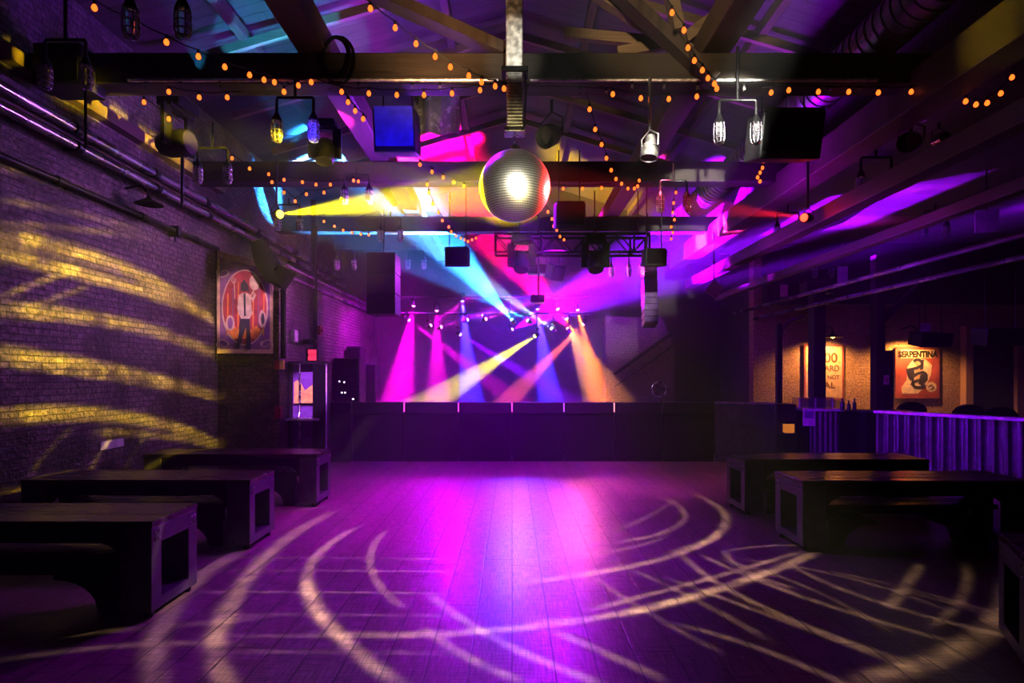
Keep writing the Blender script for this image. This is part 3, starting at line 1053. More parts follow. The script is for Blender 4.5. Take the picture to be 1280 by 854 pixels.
string([(118, 10), (168, 33), (208, 53), (248, 71), (281, 84), (312, 94), (330, 100)], 5.0, 'amber string light slanting down from the upper left corner of the roof', 6.1)
string([(343, 103), (355, 115), (373, 107), (389, 103), (427, 115), (461, 117), (496, 119), (530, 119), (565, 117), (600, 113)], 6.25, 'amber string light along the first tie beam left of the steel column')
string([(766, 118), (801, 123), (836, 124), (871, 121)], 6.25, 'amber string light along the first tie beam by the silver spotlight')
string([(964, 116), (986, 113), (1023, 115), (1061, 115), (1098, 116), (1139, 115), (1179, 108)], 6.25, 'amber string light along the first tie beam at the far right')
string([(463, 11), (494, 35), (520, 55), (544, 71), (563, 84), (586, 95), (602, 103), (619, 108), (630, 111)], 5.5, 'amber string light slanting down to the steel column from the upper left', 6.0)
string([(840, 16), (855, 38), (860, 60), (868, 76), (878, 88), (885, 98), (893, 105), (896, 111)], 5.7, 'amber string light down the dark brace right of the steel column', 6.0)
string([(737, 137), (744, 162), (752, 181), (758, 198), (764, 213), (770, 224), (777, 230), (785, 236)], 6.6, 'amber string light slanting down right of the mirror ball', 9.2)
string([(793, 236), (797, 233), (799, 226)], 9.2, 'short amber string of three bulbs rising before the pale right beam')
string([(435, 128), (444, 139), (454, 149)], 6.5, 'short amber string of three bulbs left of the blue-faced speaker')
string([(507, 195), (525, 206), (540, 215), (554, 222), (567, 228), (580, 233)], 7.7, 'amber string light slanting to the yellow side of the mirror ball', 9.0)
string([(336, 218), (340, 228), (355, 225), (378, 228), (395, 231), (413, 231), (442, 226), (448, 227)], 9.45, 'amber string light along the second tie beam at the left')
string([(355, 241), (369, 252), (383, 243), (405, 241)], 9.45, 'amber string of four bulbs just under the second tie beam at the left')
string([(405, 277), (418, 283), (429, 288), (440, 291), (451, 293), (461, 294)], 11.5, 'faint string light in the violet dark below the yellow beam')
string([(534, 231), (536, 241), (541, 255), (548, 266), (553, 276), (561, 284), (564, 290)], 9.0, 'amber string light hanging down left of the mirror ball', 10.2)
string([(570, 295), (576, 298), (581, 300), (585, 302), (590, 300), (595, 298)], 11.5, 'tiny drooping amber string in front of the red haze above the small speaker', None, r=.02)
string([(956, 193), (954, 202), (953, 210), (950, 216), (947, 222), (950, 227)], 8.5, 'bunched amber string light hanging right of the mirror ball near the duct')
string([(850, 231), (845, 241), (842, 254), (841, 266), (843, 275), (839, 284), (841, 291), (839, 299)], 10, 'amber string light hanging straight down between truss and duct', 11)
string([(1199, 117), (1207, 127), (1220, 131), (1234, 129), (1251, 117), (1265, 97)], 6.1, 'drooping amber string light at the upper right edge')
string([(685, 265), (690, 274), (692, 283), (696, 288), (700, 296), (705, 300)], 9.5, 'amber string light down to the truss below the mirror ball', 10.9)
string([(178, 114), (180, 128), (211, 149)], 6.8, 'short amber string of three bulbs under the first tie beam at the far left')
string([(211, 115), (249, 122), (284, 122)], 6.4, 'short level amber string of three bulbs left of the blue-jar lantern')
string([(290, 198), (312, 211)], 9.0, 'short amber string of two bulbs beside the left wall lantern')
string([(704, 236), (728, 236), (752, 235)], 9.45, 'faint amber string of three bulbs along the second tie beam behind the ball')

# clear unlit bulbs and a conduit under the first tie beam, cable coil on its face
px_ = [(182, 108), (226, 108), (275, 107), (330, 108), (360, 109), (412, 109), (448, 110), (515, 110), (550, 110), (725, 115), (758, 117), (790, 109), (830, 109), (872, 110), (930, 111), (968, 110), (1037, 114), (1072, 114), (1107, 113)]
t = thing('string_light', 'string of small clear unlit bulbs along the underside of the first tie beam', 'string light', P(180, 106, 6.3))
o = P(180, 106, 6.3)
MB().tube([P(x, y, 6.31) - o + Vector((0, 0, .055)) for x, y in px_], .006, 5).build('cable', 'dull black', t, True)
cl = None
for x, y in px_:
    if cl is None:
        b = MB().lathe([(0, -.03), (.014, -.024), (.02, -.008), (.018, .01), (.011, .03), (0, .03)], (0, 0, 0), (0, 0, 1), 10).build('clear_bulb', 'jar glass', t, True)
        so = MB().lathe([(0, .03), (.014, .03), (.014, .06), (0, .062)], (0, 0, 0), (0, 0, 1), 8).build('socket', 'dull black', b, True)
        cl = (b.data, so.data)
    else:
        b = bpy.data.objects.new('clear_bulb', cl[0])
        COL.objects.link(b)
        b.parent = t
        so = bpy.data.objects.new('socket', cl[1])
        COL.objects.link(so)
        so.parent = b
    b.location = P(x, y, 6.31) - o
ob = MB().tube([(-4.2, 6.305, 5.02), (-.15, 6.305, 5.02)], .02, 8).build('beam_conduit', 'brushed steel', None, True)
tag(ob, 'pale metal conduit along the first tie beam, left of the steel column', 'pipe', 'conduits on the first tie beam')
ob = MB().tube([(.2, 6.305, 5.02), (4.0, 6.305, 5.02)], .02, 8).build('beam_conduit', 'brushed steel', None, True)
tag(ob, 'pale metal conduit along the first tie beam, right of the steel column', 'pipe', 'conduits on the first tie beam')
mb = MB()
c = P(418, 68, 6.26)
for k in range(5):
    ra, rb = .13 + .012 * k, .20 + .015 * k
    mb.tube([(c.x + math.cos(u * PI / 12) * ra + .01 * k, 6.305 - .018 * (k % 3), c.z + math.sin(u * PI / 12) * rb - .012 * k) for u in range(24)], .009, 6, closed=True)
tag(mb.build('cable_coil', 'dull black', None, True), 'coil of black cable hung on the first tie beam left of the blue-faced speaker', 'cable')
ob = MB().box((WL, 7.4, 0.82), (WL + .012, 7.85, .93), .003).build('wall_plate', 'pale board')
tag(ob, 'small pale plate low on the left brick wall above the middle table', 'plate')

# ================================================================== left wall services
for x, z, r, m_, s_ in ((WL + .14, 4.70, .06, 'pipe metal', 'uppermost thick pipe high along the left brick wall'),
                       (WL + .22, 4.46, .05, 'pipe metal', 'middle pipe along the left brick wall, purple shine'),
                       (WL + .1, 4.02, .035, 'black steel', 'lowest thin pipe along the left brick wall ending at the banner')):
    t = thing('wall_pipe', s_, 'pipe', (x, 0, z), 0, 'pipes along the left wall')
    e = 10.2 if 'lowest' in s_ else 17.5
    MB().tube([(0, -2, 0), (0, e, 0)], r, 10).build('pipe', m_, t, True)
    for y in (5.2, 6.7, 8.2, 9.6) + ((11.5, 13.5, 15.5) if e > 11 else ()):
        MB().lathe([(r + .005, -.04), (r + .018, -.04), (r + .018, .04), (r + .005, .04)], (0, y + z * .3 - 1.3, 0), (0, 1, 0), 10).build('coupling', 'black steel', t, True)
        MB().box((WL - x, y + .1, -.02), (0, y + .14, .02)).build('bracket', 'black steel', t)
for px, y0, y1, Z, x, s_ in ((107, 108, 186, 6.0, None, 'thin vertical rod from the corner lantern down to the wall pipe'), (228, 192, 258, 8.0, None, 'vertical rod from the wall moving light down to the pipe')):
    a, b = P(px, y0, Z), P(px, y1, Z)
    o = MB().tube([a, b], .022 if px > 200 else .014, 8).build('support_rod', 'black steel', None, True)
    tag(o, s_, 'rod', 'support rods on the left wall')
# continuing pipes beyond the step, over the banner
for z, r, s_ in ((3.8, .035, 'upper'), (3.62, .03, 'lower')):
    o = MB().tube([(-4.15, 10.5, z), (-4.15, 16.5, z)], r, 10).build('wall_pipe', 'pipe metal', None, True)
    tag(o, s_ + ' pipe continuing along the wall past the banner towards the stage', 'pipe', 'pipes beyond the banner')
for px, y0, y1, Z, s_ in ((390, 283, 440, 12.1, 'dark vertical conduit on the brick behind the exit sign'), (354, 362, 448, 10.33, 'dark vertical pipe just right of the banner'),
                         (362, 250, 330, 12.0, 'dark vertical conduit high on the wall under the yellow lamp')):
    a, b = P(px, y0, Z), P(px, y1, Z)
    a.x = b.x = max(a.x, -4.14 if Z > 10.5 else -9)
    o = MB().tube([a, b], .05, 8).build('conduit', 'dull black', None, True)
    tag(o, s_, 'pipe', 'vertical conduits')
# gooseneck barn lamp
t = thing('barn_lamp', 'dark gooseneck shade lamp on the left brick wall between the pipes', 'lamp', (WL, 7.9, 4.23))
MB().tube([(.0, 0, .12), (.2, 0, .16), (.3, 0, .1), (.32, 0, 0)], .015, 8).build('gooseneck', 'black steel', t, True)
MB().lathe([(.03, 0), (.05, -.03), (.18, -.1), (.17, -.1), (.04, -.035), (0, -.02)], (.32, 0, 0), (0, 0, 1), 16).build('lamp_shade', 'black steel', t, True)
t = thing('wall_spotlight', 'small dark clamp on the lowest wall pipe before the banner', 'clamp', (WL + .1, 8.9, 4.02))
MB().box((-.09, -.04, -.09), (.07, .04, .07), .01).build('clamp_body', 'black steel', t)
MB().lathe([(0, 0), (.02, 0), (.02, .12), (0, .12)], (0, 0, -.05), (0, 0, -1), 8).build('clamp_bolt', 'black steel', t)
# hanging air duct elbow beside the banner
mb = MB()
pts = [(-4.2, 10.15, 4.1), (-4.1, 10.15, 3.8), (-3.98, 10.15, 3.55), (-3.86, 10.2, 3.42), (-3.7, 10.4, 3.45), (-3.6, 11.2, 3.7)]
mb.tube([P(322, 303, 10.05), P(331, 324, 10.05), P(342, 342, 10.05), P(351, 350, 10.05), P(359, 336, 10.05)], [.12, .19, .2, .19, .18], 12)
tag(mb.build('duct_elbow', 'dull black', None, True), 'dark bent duct elbow hanging at the top right corner of the circus banner', 'duct')
# electrical bits
t = thing('electrical_box', 'small pale electrical box on the brick right of the banner', 'box', (-4.2, 11.0, 2.53))
MB().box((0, -.1, -.12), (.08, .1, .12), .01).build('box_body', 'pale board', t)
MB().box((.08, -.08, -.1), (.09, .08, .1), .004).build('cover', 'paper', t)
t = thing('fire_alarm', 'small red alarm box on the dark vertical conduit', 'alarm', (-4.2, 12.4, 2.74))
MB().box((0, -.08, -.1), (.1, .08, .1), .01).build('alarm_body', 'red enamel', t)
MB().lathe([(0, 0), (.045, 0), (.04, .03), (0, .035)], (.1, 0, 0), (1, 0, 0), 12).build('alarm_bell', 'red enamel', t, True)
t = thing('security_camera', 'dark security camera on the wall above the exit sign', 'camera', (-4.2, 11.6, 2.45))
MB().box((0, -.05, -.05), (.14, .05, .05)).build('mount', 'black steel', t)
MB().lathe([(0, -.16), (.06, -.16), (.06, .14), (.045, .14), (.04, .1), (0, .1)], (.22, -.05, 0), (.3, -1, -.1), 12).build('camera_body', 'black paint', t, True)


# ================================================================== banners and signs
def text(body, size, mat, parent, loc, ext=.003, rx=PI / 2, name='lettering', squeeze=1.0, rz=0, bold=.02):
    c = bpy.data.curves.new(name, 'FONT')
    c.body = body
    c.size = size
    c.align_x = 'CENTER'
    c.align_y = 'CENTER'
    c.extrude = ext
    c.offset = size * bold
    c.materials.append(M_[mat])
    tmp = bpy.data.objects.new(name, c)
    me = bpy.data.meshes.new_from_object(tmp)
    bpy.data.objects.remove(tmp)
    o = bpy.data.objects.new(name, me)
    COL.objects.link(o)
    o.parent = parent
    o.location = loc
    o.rotation_euler = (rx, 0, rz)
    o.scale = (squeeze, 1, 1)
    return o


def ell(cx, cz, rx, rz, n=40, a0=0, a1=2 * PI):
    return [(cx + rx * math.cos(a0 + (a1 - a0) * k / n), cz + rz * math.sin(a0 + (a1 - a0) * k / n)) for k in range(n)]


def flat(mb, pts, y, mi):
    mb.prism([(x, y, z) for x, z in pts], (0, -.002, 0), mi)


def ribbon(mb, pts, wd, y, mi):
    """flat strip along 2-D points"""
    for (xa, za), (xb, zb_) in zip(pts, pts[1:]):
        d = Vector((xb - xa, zb_ - za))
        if d.length < 1e-6:
            continue
        nn = Vector((-d.y, d.x)).normalized() * wd / 2
        flat(mb, [(xa + nn.x, za + nn.y), (xb + nn.x, zb_ + nn.y), (xb - nn.x, zb_ - nn.y), (xa - nn.x, za - nn.y)], y, mi)


# circus banner on the wall step (1.0 x 1.85 m)
t = thing('circus_banner', 'crimson circus banner with an oval frame around a figure, on the left wall step', 'banner', (P(300, 0, 10.28).x + .09, 10.28, 0), math.radians(5))
W2 = .48
zt0, zt1, zb0 = P(0, 314, 10.28).z, P(0, 330, 10.28).z, P(0, 442, 10.28).z
mb = MB()
mb.prism([(-W2, 0, zb0), (W2, 0, zb0), (W2, 0, zt1), (-W2, 0, zt0)], (0, .02, 0), 0)
zc, hh = (zb0 + zt1) / 2 + .02, (zt1 - zb0) / 2
flat(mb, [(-.43, zb0 + .08), (.43, zb0 + .08), (.43, zt1 - .1), (-.43, zt0 - .12)], -.001, 1)
flat(mb, ell(0, zc, .40, hh - .12), -.004, 2)
flat(mb, ell(0, zc, .375, hh - .145), -.007, 3)
flat(mb, [(-.2, zb0 + .26), (.2, zb0 + .26), (.28, zb0 + .42), (.2, zb0 + .5), (.12, zb0 + .42), (0, zb0 + .54), (-.12, zb0 + .42), (-.2, zb0 + .52), (-.28, zb0 + .42)], -.010, 4)
for sx in (-1, 1):
    for q in range(3):
        xx = sx * (.13 + .09 * q)
        flat(mb, [(xx, zc - .5), (xx + .02, zc - .5), (xx + .03, zc + .45 - q * .1), (xx + .01, zc + .45 - q * .1)], -.009, 1 if q % 2 else 4)
for sx in (-1, 1):
    for sz in (-1, 1):
        cx_, cz_ = sx * .36, (zb0 + .17 if sz < 0 else zt1 - .17)
        ribbon(mb, [(cx_ + sx * .05 - sx * .13 * math.cos(k * .35) * (1 - k * .05), cz_ + sz * (.03 - .13 * math.sin(k * .35) * (1 - k * .05))) for k in range(11)], .022, -.006, 2)
        ribbon(mb, [(cx_ - sx * .02 + sx * .07 * math.cos(k * .6), cz_ + sz * .05 * math.sin(k * .6)) for k in range(9)], .016, -.006, 2)
flat(mb, ell(.17, zc + .45, .09, .14), -.011, 2)
ribbon(mb, [(.15, zc + .31), (.1, zc + .2)], .02, -.011, 2)
flat(mb, ell(-.25, zc - .28, .075, .14), -.011, 2)
flat(mb, ell(-.25, zc - .28, .045, .10), -.013, 1)
flat(mb, ell(.3, zc - .2, .06, .16), -.011, 2)
flat(mb, ell(.31, zc - .2, .03, .10), -.013, 5)
ribbon(mb, [(-.17, zc + .15), (-.175, zc + .35), (-.19, zc + .5)], .014, -.011, 2)
ribbon(mb, ell(-.19, zc + .48, .035, .045, 12) + [(-.155, zc + .48)], .012, -.011, 2)
mb.build('canvas', ['banner tan', 'banner violet', 'banner cream', 'banner crimson', 'banner orange', 'banner dark'], t)
mb = MB()
flat(mb, [(-.1, zc + .22), (-.04, zc + .26), (.04, zc + .26), (.1, zc + .22), (.12, zc - .02), (.14, zc - .1), (.08, zc - .2), (-.06, zc - .2), (-.11, zc - .1), (-.13, zc + .0)], -.014, 0)
flat(mb, [(.08, zc + .2), (.14, zc + .1), (.2, zc + .22), (.16, zc + .28), (.13, zc + .18)], -.014, 0)
flat(mb, [(-.08, zc - .2), (.08, zc - .2), (.1, zc - .5), (.11, zc - .75), (.04, zc - .75), (.02, zc - .35), (-.04, zc - .55), (-.1, zc - .75), (-.15, zc - .72), (-.1, zc - .45)], -.014, 1)
flat(mb, ell(-.01, zc + .37, .055, .085), -.014, 1)
flat(mb, [(-.07, zc + .42), (-.01, zc + .5), (.06, zc + .4), (.08, zc + .27), (.03, zc + .3), (-.07, zc + .3)], -.013, 1)
flat(mb, [(-.02, zc + .25), (.015, zc + .25), (.02, zc - .15), (-.01, zc - .15)], -.017, 1)
mb.build('painted_figure', ['banner cream', 'banner dark'], t)
MB().tube([(-W2 - .02, .03, zb0 - .1), (-W2 - .02, .03, zt0 + .05)], .02, 8).build('side_pole', 'black steel', t)

# snake charmer banner
Zs = 15.42
t = thing('show_banner', 'red framed banner lettered SERPENTINA on the lit bar brick', 'banner', (P(1147, 0, Zs).x, Zs, 0))
a, b = P(1119, 498, Zs), P(1174, 434, Zs)
hw = (b.x - a.x) / 2
mb = MB()
mb.box((-hw, 0, a.z), (hw, .02, b.z), 0, 0)
flat(mb, [(-hw + .06, a.z + .06), (hw - .06, a.z + .06), (hw - .06, b.z - .05), (-hw + .06, b.z - .05)], -.001, 1)
flat(mb, [(-hw + .14, b.z - .30), (hw - .14, b.z - .30), (hw - .14, b.z - .07), (-hw + .14, b.z - .07)], -.004, 2)
zc = (a.z + b.z) / 2
flat(mb, [(-.42, a.z + .12), (.0, a.z + .12), (.25, a.z + .38), (.36, zc - .02), (.38, zc + .2), (.2, zc + .36), (-.1, zc + .38), (-.28, zc + .16), (-.3, zc - .2), (-.44, zc - .4)], -.005, 3)
flat(mb, ell(.36, a.z + .3, .14, .14, 24), -.007, 3)
ribbon(mb, [(.28, a.z + .3), (.36, a.z + .36), (.44, a.z + .27), (.34, a.z + .24)], .03, -.01, 4)
mb.build('canvas', ['banner wine', 'banner wine', 'banner tan', 'banner cream', 'banner dark'], t)
mb = MB()
flat(mb, [(-.03, zc - .28), (.1, zc - .22), (.12, zc), (.06, zc + .16), (-.05, zc + .14), (-.08, zc - .05)], -.010, 1)
flat(mb, ell(-.02, zc + .27, .07, .085, 18), -.010, 1)
ribbon(mb, [(-.12, zc + .3), (-.02, zc + .36), (.1, zc + .3), (.12, zc + .2), (-.02, zc + .13), (-.2, zc + .08), (-.26, zc - .05), (-.16, zc - .12), (.0, zc - .02), (.16, zc + .02), (.24, zc - .1), (.16, zc - .22), (.0, zc - .2), (-.14, zc - .26), (-.1, zc - .38), (.06, zc - .4), (.2, zc - .34)], .075, -.013, 0)
ribbon(mb, [(-.26, zc + .1), (-.22, zc - .06), (-.12, zc - .2), (-.16, zc - .34)], .07, -.012, 0)
flat(mb, [(-.32, zc + .1), (-.12, zc + .14), (-.08, zc - .08), (-.2, zc - .22), (-.26, zc - .12)], -.0125, 0)
flat(mb, [(.06, zc - .06), (.24, zc + .0), (.26, zc - .2), (.12, zc - .34), (.02, zc - .3)], -.0122, 0)
flat(mb, [(.08, zc + .32), (.16, zc + .36), (.14, zc + .1), (.05, zc + .06)], -.0124, 0)
mb.build('painted_figure', ['banner dark', 'banner skin'], t)
text('SERPENTINA', .22, 'dull black', t, (0, -.010, b.z - .20), .001, squeeze=.84, bold=.045)

# reward board, partly behind the post
t = thing('reward_sign', 'faded tan reward board half hidden by the dark post under a shade lamp', 'sign', (P(1030, 0, Zs).x, Zs, 0))
a, b = P(1005, 500, Zs), P(1055, 431, Zs)
hw = (b.x - a.x) / 2
mb = MB()
mb.box((-hw, 0, a.z), (hw, .02, b.z), 0, 0)
flat(mb, [(-hw + .05, a.z + .05), (hw - .05, a.z + .05), (hw - .05, b.z - .05), (-hw + .05, b.z - .05)], -.001, 1)
mb.build('board', ['banner wine', 'banner tan'], t)
text('1000', .36, 'sign brown', t, (.0, -.006, P(0, 448, Zs).z), .001, squeeze=1.0)
text('REWARD', .22, 'sign brown', t, (.0, -.006, P(0, 461, Zs).z), .001, squeeze=.9)
text('NOT', .15, 'sign brown', t, (.25, -.006, P(0, 472, Zs).z), .001)
text('REAL', .24, 'sign brown', t, (.0, -.006, P(0, 482, Zs).z), .001, squeeze=1.1)

# barn lamps over the two banners
for px, s_ in ((1041, 'over the reward board'), (1147, 'over the snake charmer banner, behind the speaker')):
    q = P(px, 422, 14.9)
    t = thing('barn_lamp', 'black shade lamp glowing warm ' + s_, 'lamp', q)
    MB().tube([(0, .6, .25), (0, .25, .32), (0, .06, .26), (0, 0, .12)], .02, 8).build('gooseneck', 'black steel', t, True)
    MB().lathe([(.03, .13), (.06, .08), (.24, 0), (.22, 0), (.05, .06), (0, .07)], (0, 0, 0), (0, 0, 1), 18).build('lamp_shade', 'black steel', t, True)
    MB().lathe([(0, .06), (.04, .04), (.05, 0), (0, -.03)], (0, 0, 0), (0, 0, 1), 10).build('bulb', 'lamp filament', t, True)
    spot('lamp_light', q + Vector((0, 0, -.04)), q + Vector((0, .35, -1.2)), (1, .5, .14), 6.5, 150, .6, .05, t)

# ================================================================== bar side
t = thing('timber_post', 'dark square timber post standing before the reward board', 'post', (P(1025, 0, 12.4).x, 12.4, 0), 0, 'posts along the bar aisle')
MB().box((-.13, 0, 0), (.13, .26, 3.75), .012).build('post_shaft', 'post timber', t)
MB().box((-.3, -.03, 3.55), (.3, .29, 3.8), .012).build('bracket_cap', 'post timber', t)
t = thing('timber_post', 'dark timber post with a slanting brace left of the SERPENTINA banner', 'post', (P(1101, 0, 12.0).x, 12.0, 0), 0, 'posts along the bar aisle')
MB().box((-.10, 0, 0), (.10, .2, 4.3), .012).build('post_shaft', 'post timber', t)
MB().box((.11, .05, 0), (.3, .12, 2.3)).build('side_board', 'post timber', t)
MB().beam((.1, .1, 2.95), (1.0, .1, 3.75), .1, .14).build('slanting_brace', 'post timber', t)
t = thing('timber_post', 'slim dark post with curved bracket left of the dark post', 'post', (P(975, 0, 13.5).x, 13.5, 0), 0, 'posts along the bar aisle')
MB().box((-.06, 0, 0), (.06, .12, 3.0), .01).build('post_shaft', 'post timber', t)
MB().tube([(.02, .06, 2.55), (.08, .06, 2.85), (.25, .06, 3.05), (.6, .06, 3.15)], .05, 8).build('curved_bracket', 'post timber', t, True)
o = MB().box((P(1204, 0, 15.4).x, 15.3, 0), (P(1213, 0, 15.4).x, 15.5, 3.1)).build('wall_trim_board', 'tan timber')
tag(o, 'lit tan upright timber board on the bar brick right of the SERPENTINA banner', 'board')
o = MB().box((P(1268, 0, 15.4).x, 15.3, 0), (P(1282, 0, 15.4).x, 15.5, 2.7)).build('wall_trim_board', 'tan timber')
tag(o, 'tan upright board at the very right edge of the bar wall', 'board')
o = MB().box((P(1213, 0, 15.44).x, 15.42, 0), (P(1268, 0, 15.44).x, 15.5, 2.9)).build('wall_shadow_panel', 'post timber')  # dark sheet standing for shadow on the brick
tag(o, 'dark panel painted as shadow between the two tan boards on the bar wall', 'shadow panel')
t = thing('light_switch', 'pale switch plate on the dark board beside the SERPENTINA banner', 'switch', P(1108, 475, 11.98))
MB().box((-.055, -.012, -.1), (.055, .05, .1), .006).build('switch_plate', 'banner cream', t)
MB().box((-.015, -.022, -.03), (.015, -.01, .03)).build('toggle', 'red enamel', t)

# corrugated half walls
def corrugated(mb, p0, p1, z0, z1, pitch=.085, amp=.022):
    p0, p1 = Vector(p0), Vector(p1)
    d = (p1 - p0)
    L_ = d.length
    u = d.normalized()
    nn = Vector((u.y, -u.x, 0))
    n_ = int(L_ / pitch * 6)
    prev = None
    for i in range(n_ + 1):
        s_ = L_ * i / n_
        q = p0 + u * s_ + nn * amp * max(-.6, min(.6, math.sin(2 * PI * s_ / pitch))) * 1.4
        a, b = mb.bm.verts.new((q.x, q.y, z0)), mb.bm.verts.new((q.x, q.y, z1))
        if prev:
            mb.bm.faces.new((prev[0], a, b, prev[1]))
        prev = (a, b)


A, B = Vector((6.57, 10.4, 0)), Vector((8.0, 7.8, 0))
t = thing('bar_half_wall', 'long corrugated metal half wall with a glowing purple ledge before the bar', 'half wall', A)
mb = MB()
corrugated(mb, (0, 0, 0), B - A, 0, 1.1, .17, .035)
mb.build('corrugated_sheet', 'corrugated metal', t)
d = (B - A).normalized()
nn = Vector((-d.y, d.x, 0))
if nn.x < 0:
    nn = -nn
MB().beam(Vector((0, 0, .55)) + nn * .09, B - A + Vector((0, 0, .55)) + nn * .09, .08, 1.1).build('backing_wall', 'dull black', t)
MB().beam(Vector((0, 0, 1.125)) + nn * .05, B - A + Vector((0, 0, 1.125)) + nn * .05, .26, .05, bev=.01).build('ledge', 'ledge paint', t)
t = thing('end_post', 'short dark capped post at the right end of the corrugated half wall', 'post', B + Vector((.12, -.26, 0)))
MB().box((-.12, -.12, 0), (.12, .12, 1.1), .01).build('post_body', 'post timber', t)
MB().box((-.15, -.15, 1.1), (.15, .15, 1.14), .01).build('post_cap', 'ledge paint', t)
# dark connecting counter
t = thing('service_counter', 'black counter between the host stand and the corrugated half wall', 'counter', (6.7, 10.9, 0))
MB().box((0, 0, 0), (1.0, .6, 1.06)).build('counter_body', 'dull black', t)
MB().box((-.03, -.03, 1.06), (1.03, .63, 1.1), .01).build('counter_top', 'black paint', t)
# host stand
a, b = P(995, 0, 11.7), P(1046, 0, 11.7)
t = thing('host_stand', 'purple-lit corrugated host stand with a pale top left of the half wall', 'stand', ((a.x + b.x) / 2, 11.2, 0))
hw = (b.x - a.x) / 2
mb = MB()
corrugated(mb, (-hw + .02, 0, 0), (hw - .22, 0, 0), .03, 1.08, .1, .016)
mb.build('corrugated_sheet', 'corrugated metal', t)
MB().box((-hw, .03, 0), (hw + .08, .55, 1.08)).build('stand_body', 'dull black', t)
MB().box((-hw - .06, -.06, 1.08), (hw - .16, .6, 1.13), .012).build('stand_top', 'ledge paint', t)
nt_ = thing('paper_notice', 'pale paper notice taped to the front of the host stand', 'notice', (P(1013, 522, 11.1).x, 11.15, P(0, 522, 11.1).z))
MB().box((-.12, -.004, -.17), (.12, .004, .17)).build('sheet', 'paper', nt_)
MB().box((-.085, -.007, -.02), (.085, -.003, .13)).build('printed_picture', 'purple print', nt_)
t = thing('glass_case', 'low clear glass case with pale posts on top of the host stand', 'glass case', (P(1020, 0, 11.4).x, 11.35, 1.131))
MB().box((-.36, -.008, 0), (.30, .008, .2)).build('front_pane', 'clear acrylic', t)
MB().box((-.36, .26, 0), (.30, .276, .2)).build('back_pane', 'clear acrylic', t)
for x in (-.35, -.04, .29):
    MB().box((x - .012, -.014, 0), (x + .012, .014, .21)).build('corner_post', 'ledge paint', t)
MB().box((-.38, -.02, .2), (.32, .29, .212)).build('top_pane', 'clear acrylic', t)
for px, h_, r_, s_ in ((1053, .24, .04, 'tallest bottle'), (1061, .2, .035, 'middle bottle'), (1068, .24, .035, 'right bottle')):
    x = P(px, 0, 11.1).x
    o = MB().lathe([(0, 0), (r_, 0), (r_, h_ * .55), (r_ * .4, h_ * .75), (r_ * .4, h_), (0, h_)], (0, 0, 0), (0, 0, 1), 12).build('bottle', 'bottle glass', None, True)
    o.location = (x, 11.1, 1.1)
    tag(o, 'dark ' + s_ + ' on the black counter beside the glass case', 'bottle', 'bottles on the counter')
t = thing('menu_lantern', 'small amber glowing lantern box left of the host stand', 'lantern', (P(987, 528, 11.2).x, 11.15, 0))
MB().box((-.14, 0, 0), (.14, .25, .62)).build('pedestal', 'dull black', t)
MB().box((-.12, -.01, .62), (.12, .2, .66)).build('case_base', 'black steel', t)
MB().box((-.08, .01, .66), (.08, .17, .84), .01).build('glowing_box', 'lantern amber', t)
MB().box((-.12, -.01, .84), (.12, .2, .9)).build('case_lid', 'black steel', t)
# half walls right of the stage
t = thing('side_half_wall', 'dim purple panelled half wall joining the stage barrier on the right', 'half wall', (4.2, 11.9, 0))
MB().beam((0, 0, .6), (1.0, -.5, .6), .06, 1.2).build('panel', 'corrugated metal', t)
MB().beam((0, 0, 1.22), (1.0, -.5, 1.22), .12, .04).build('rail', 'ledge paint', t)
o = MB().box((5.28, 11.5, 0), (5.68, 11.95, 1.2), .01).build('storage_chest', 'post timber')
tag(o, 'dark timber chest-high box between the side half wall and the host stand', 'box')
for px, Z, s_ in ((1141, 12, 'directly under the SERPENTINA banner'), (1213, 11, 'middle of the three'), (1252, 10.2, 'right of the three')):
    q = P(px, 530, Z)
    t = thing('bar_chair', 'dark rounded chair back showing over the half wall, ' + s_, 'chair', (q.x, Z, 0), 0, 'chairs behind the half wall')
    MB().prism([(x_, 0, z_) for x_, z_ in ((-.28, .8), (.28, .8), (.3, 1.08), (.22, 1.17), (.08, 1.22), (-.08, 1.22), (-.22, 1.17), (-.3, 1.08))], (0, .07, 0)).build('backrest', 'dull black', t)
    MB().box((-.26, -.45, .68), (.26, .02, .76), .02).build('seat', 'dull black', t)
    for sx in (-.22, .22):
        for sy in (-.4, 0):
            MB().tube([(sx, sy, 0), (sx, sy, .7)], .02, 6).build('leg', 'black steel', t)

# ================================================================== cabinet by the stage
t = thing('open_cabinet', 'tall open dark cabinet with a purple back and a bright shelf beside the wall step', 'cabinet', (-3.82, 10.75, 0))
MB().box((-.36, 0, 0), (-.34, .22, 2.0)).build('side_panel', 'black paint', t)
MB().box((.34, 0, 0), (.36, .22, 2.0)).build('side_panel', 'black paint', t)
MB().box((.345, -.015, 0), (.37, -.001, 2.0)).build('painted_lit_edge', 'ledge paint', t)  # pale strip painted in as the light-catching edge
MB().box((.10, .0, 0), (.339, .05, 1.98)).build('door_panel', 'dull black', t)
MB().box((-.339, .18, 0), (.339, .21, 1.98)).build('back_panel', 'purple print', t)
MB().box((-.36, -.02, 2.0), (.38, .24, 2.04), .008).build('top_board', 'black paint', t)
MB().box((-.36, -.12, .94), (.24, .175, .98), .006).build('shelf', 'ledge paint', t)
MB().tube([(-.12, -.07, 0), (-.12, -.07, .9), (-.12, -.145, .96), (-.12, -.05, 1.1), (-.12, -.05, 2.0)], .016, 8).build('front_pole', 'bright steel', t, True)
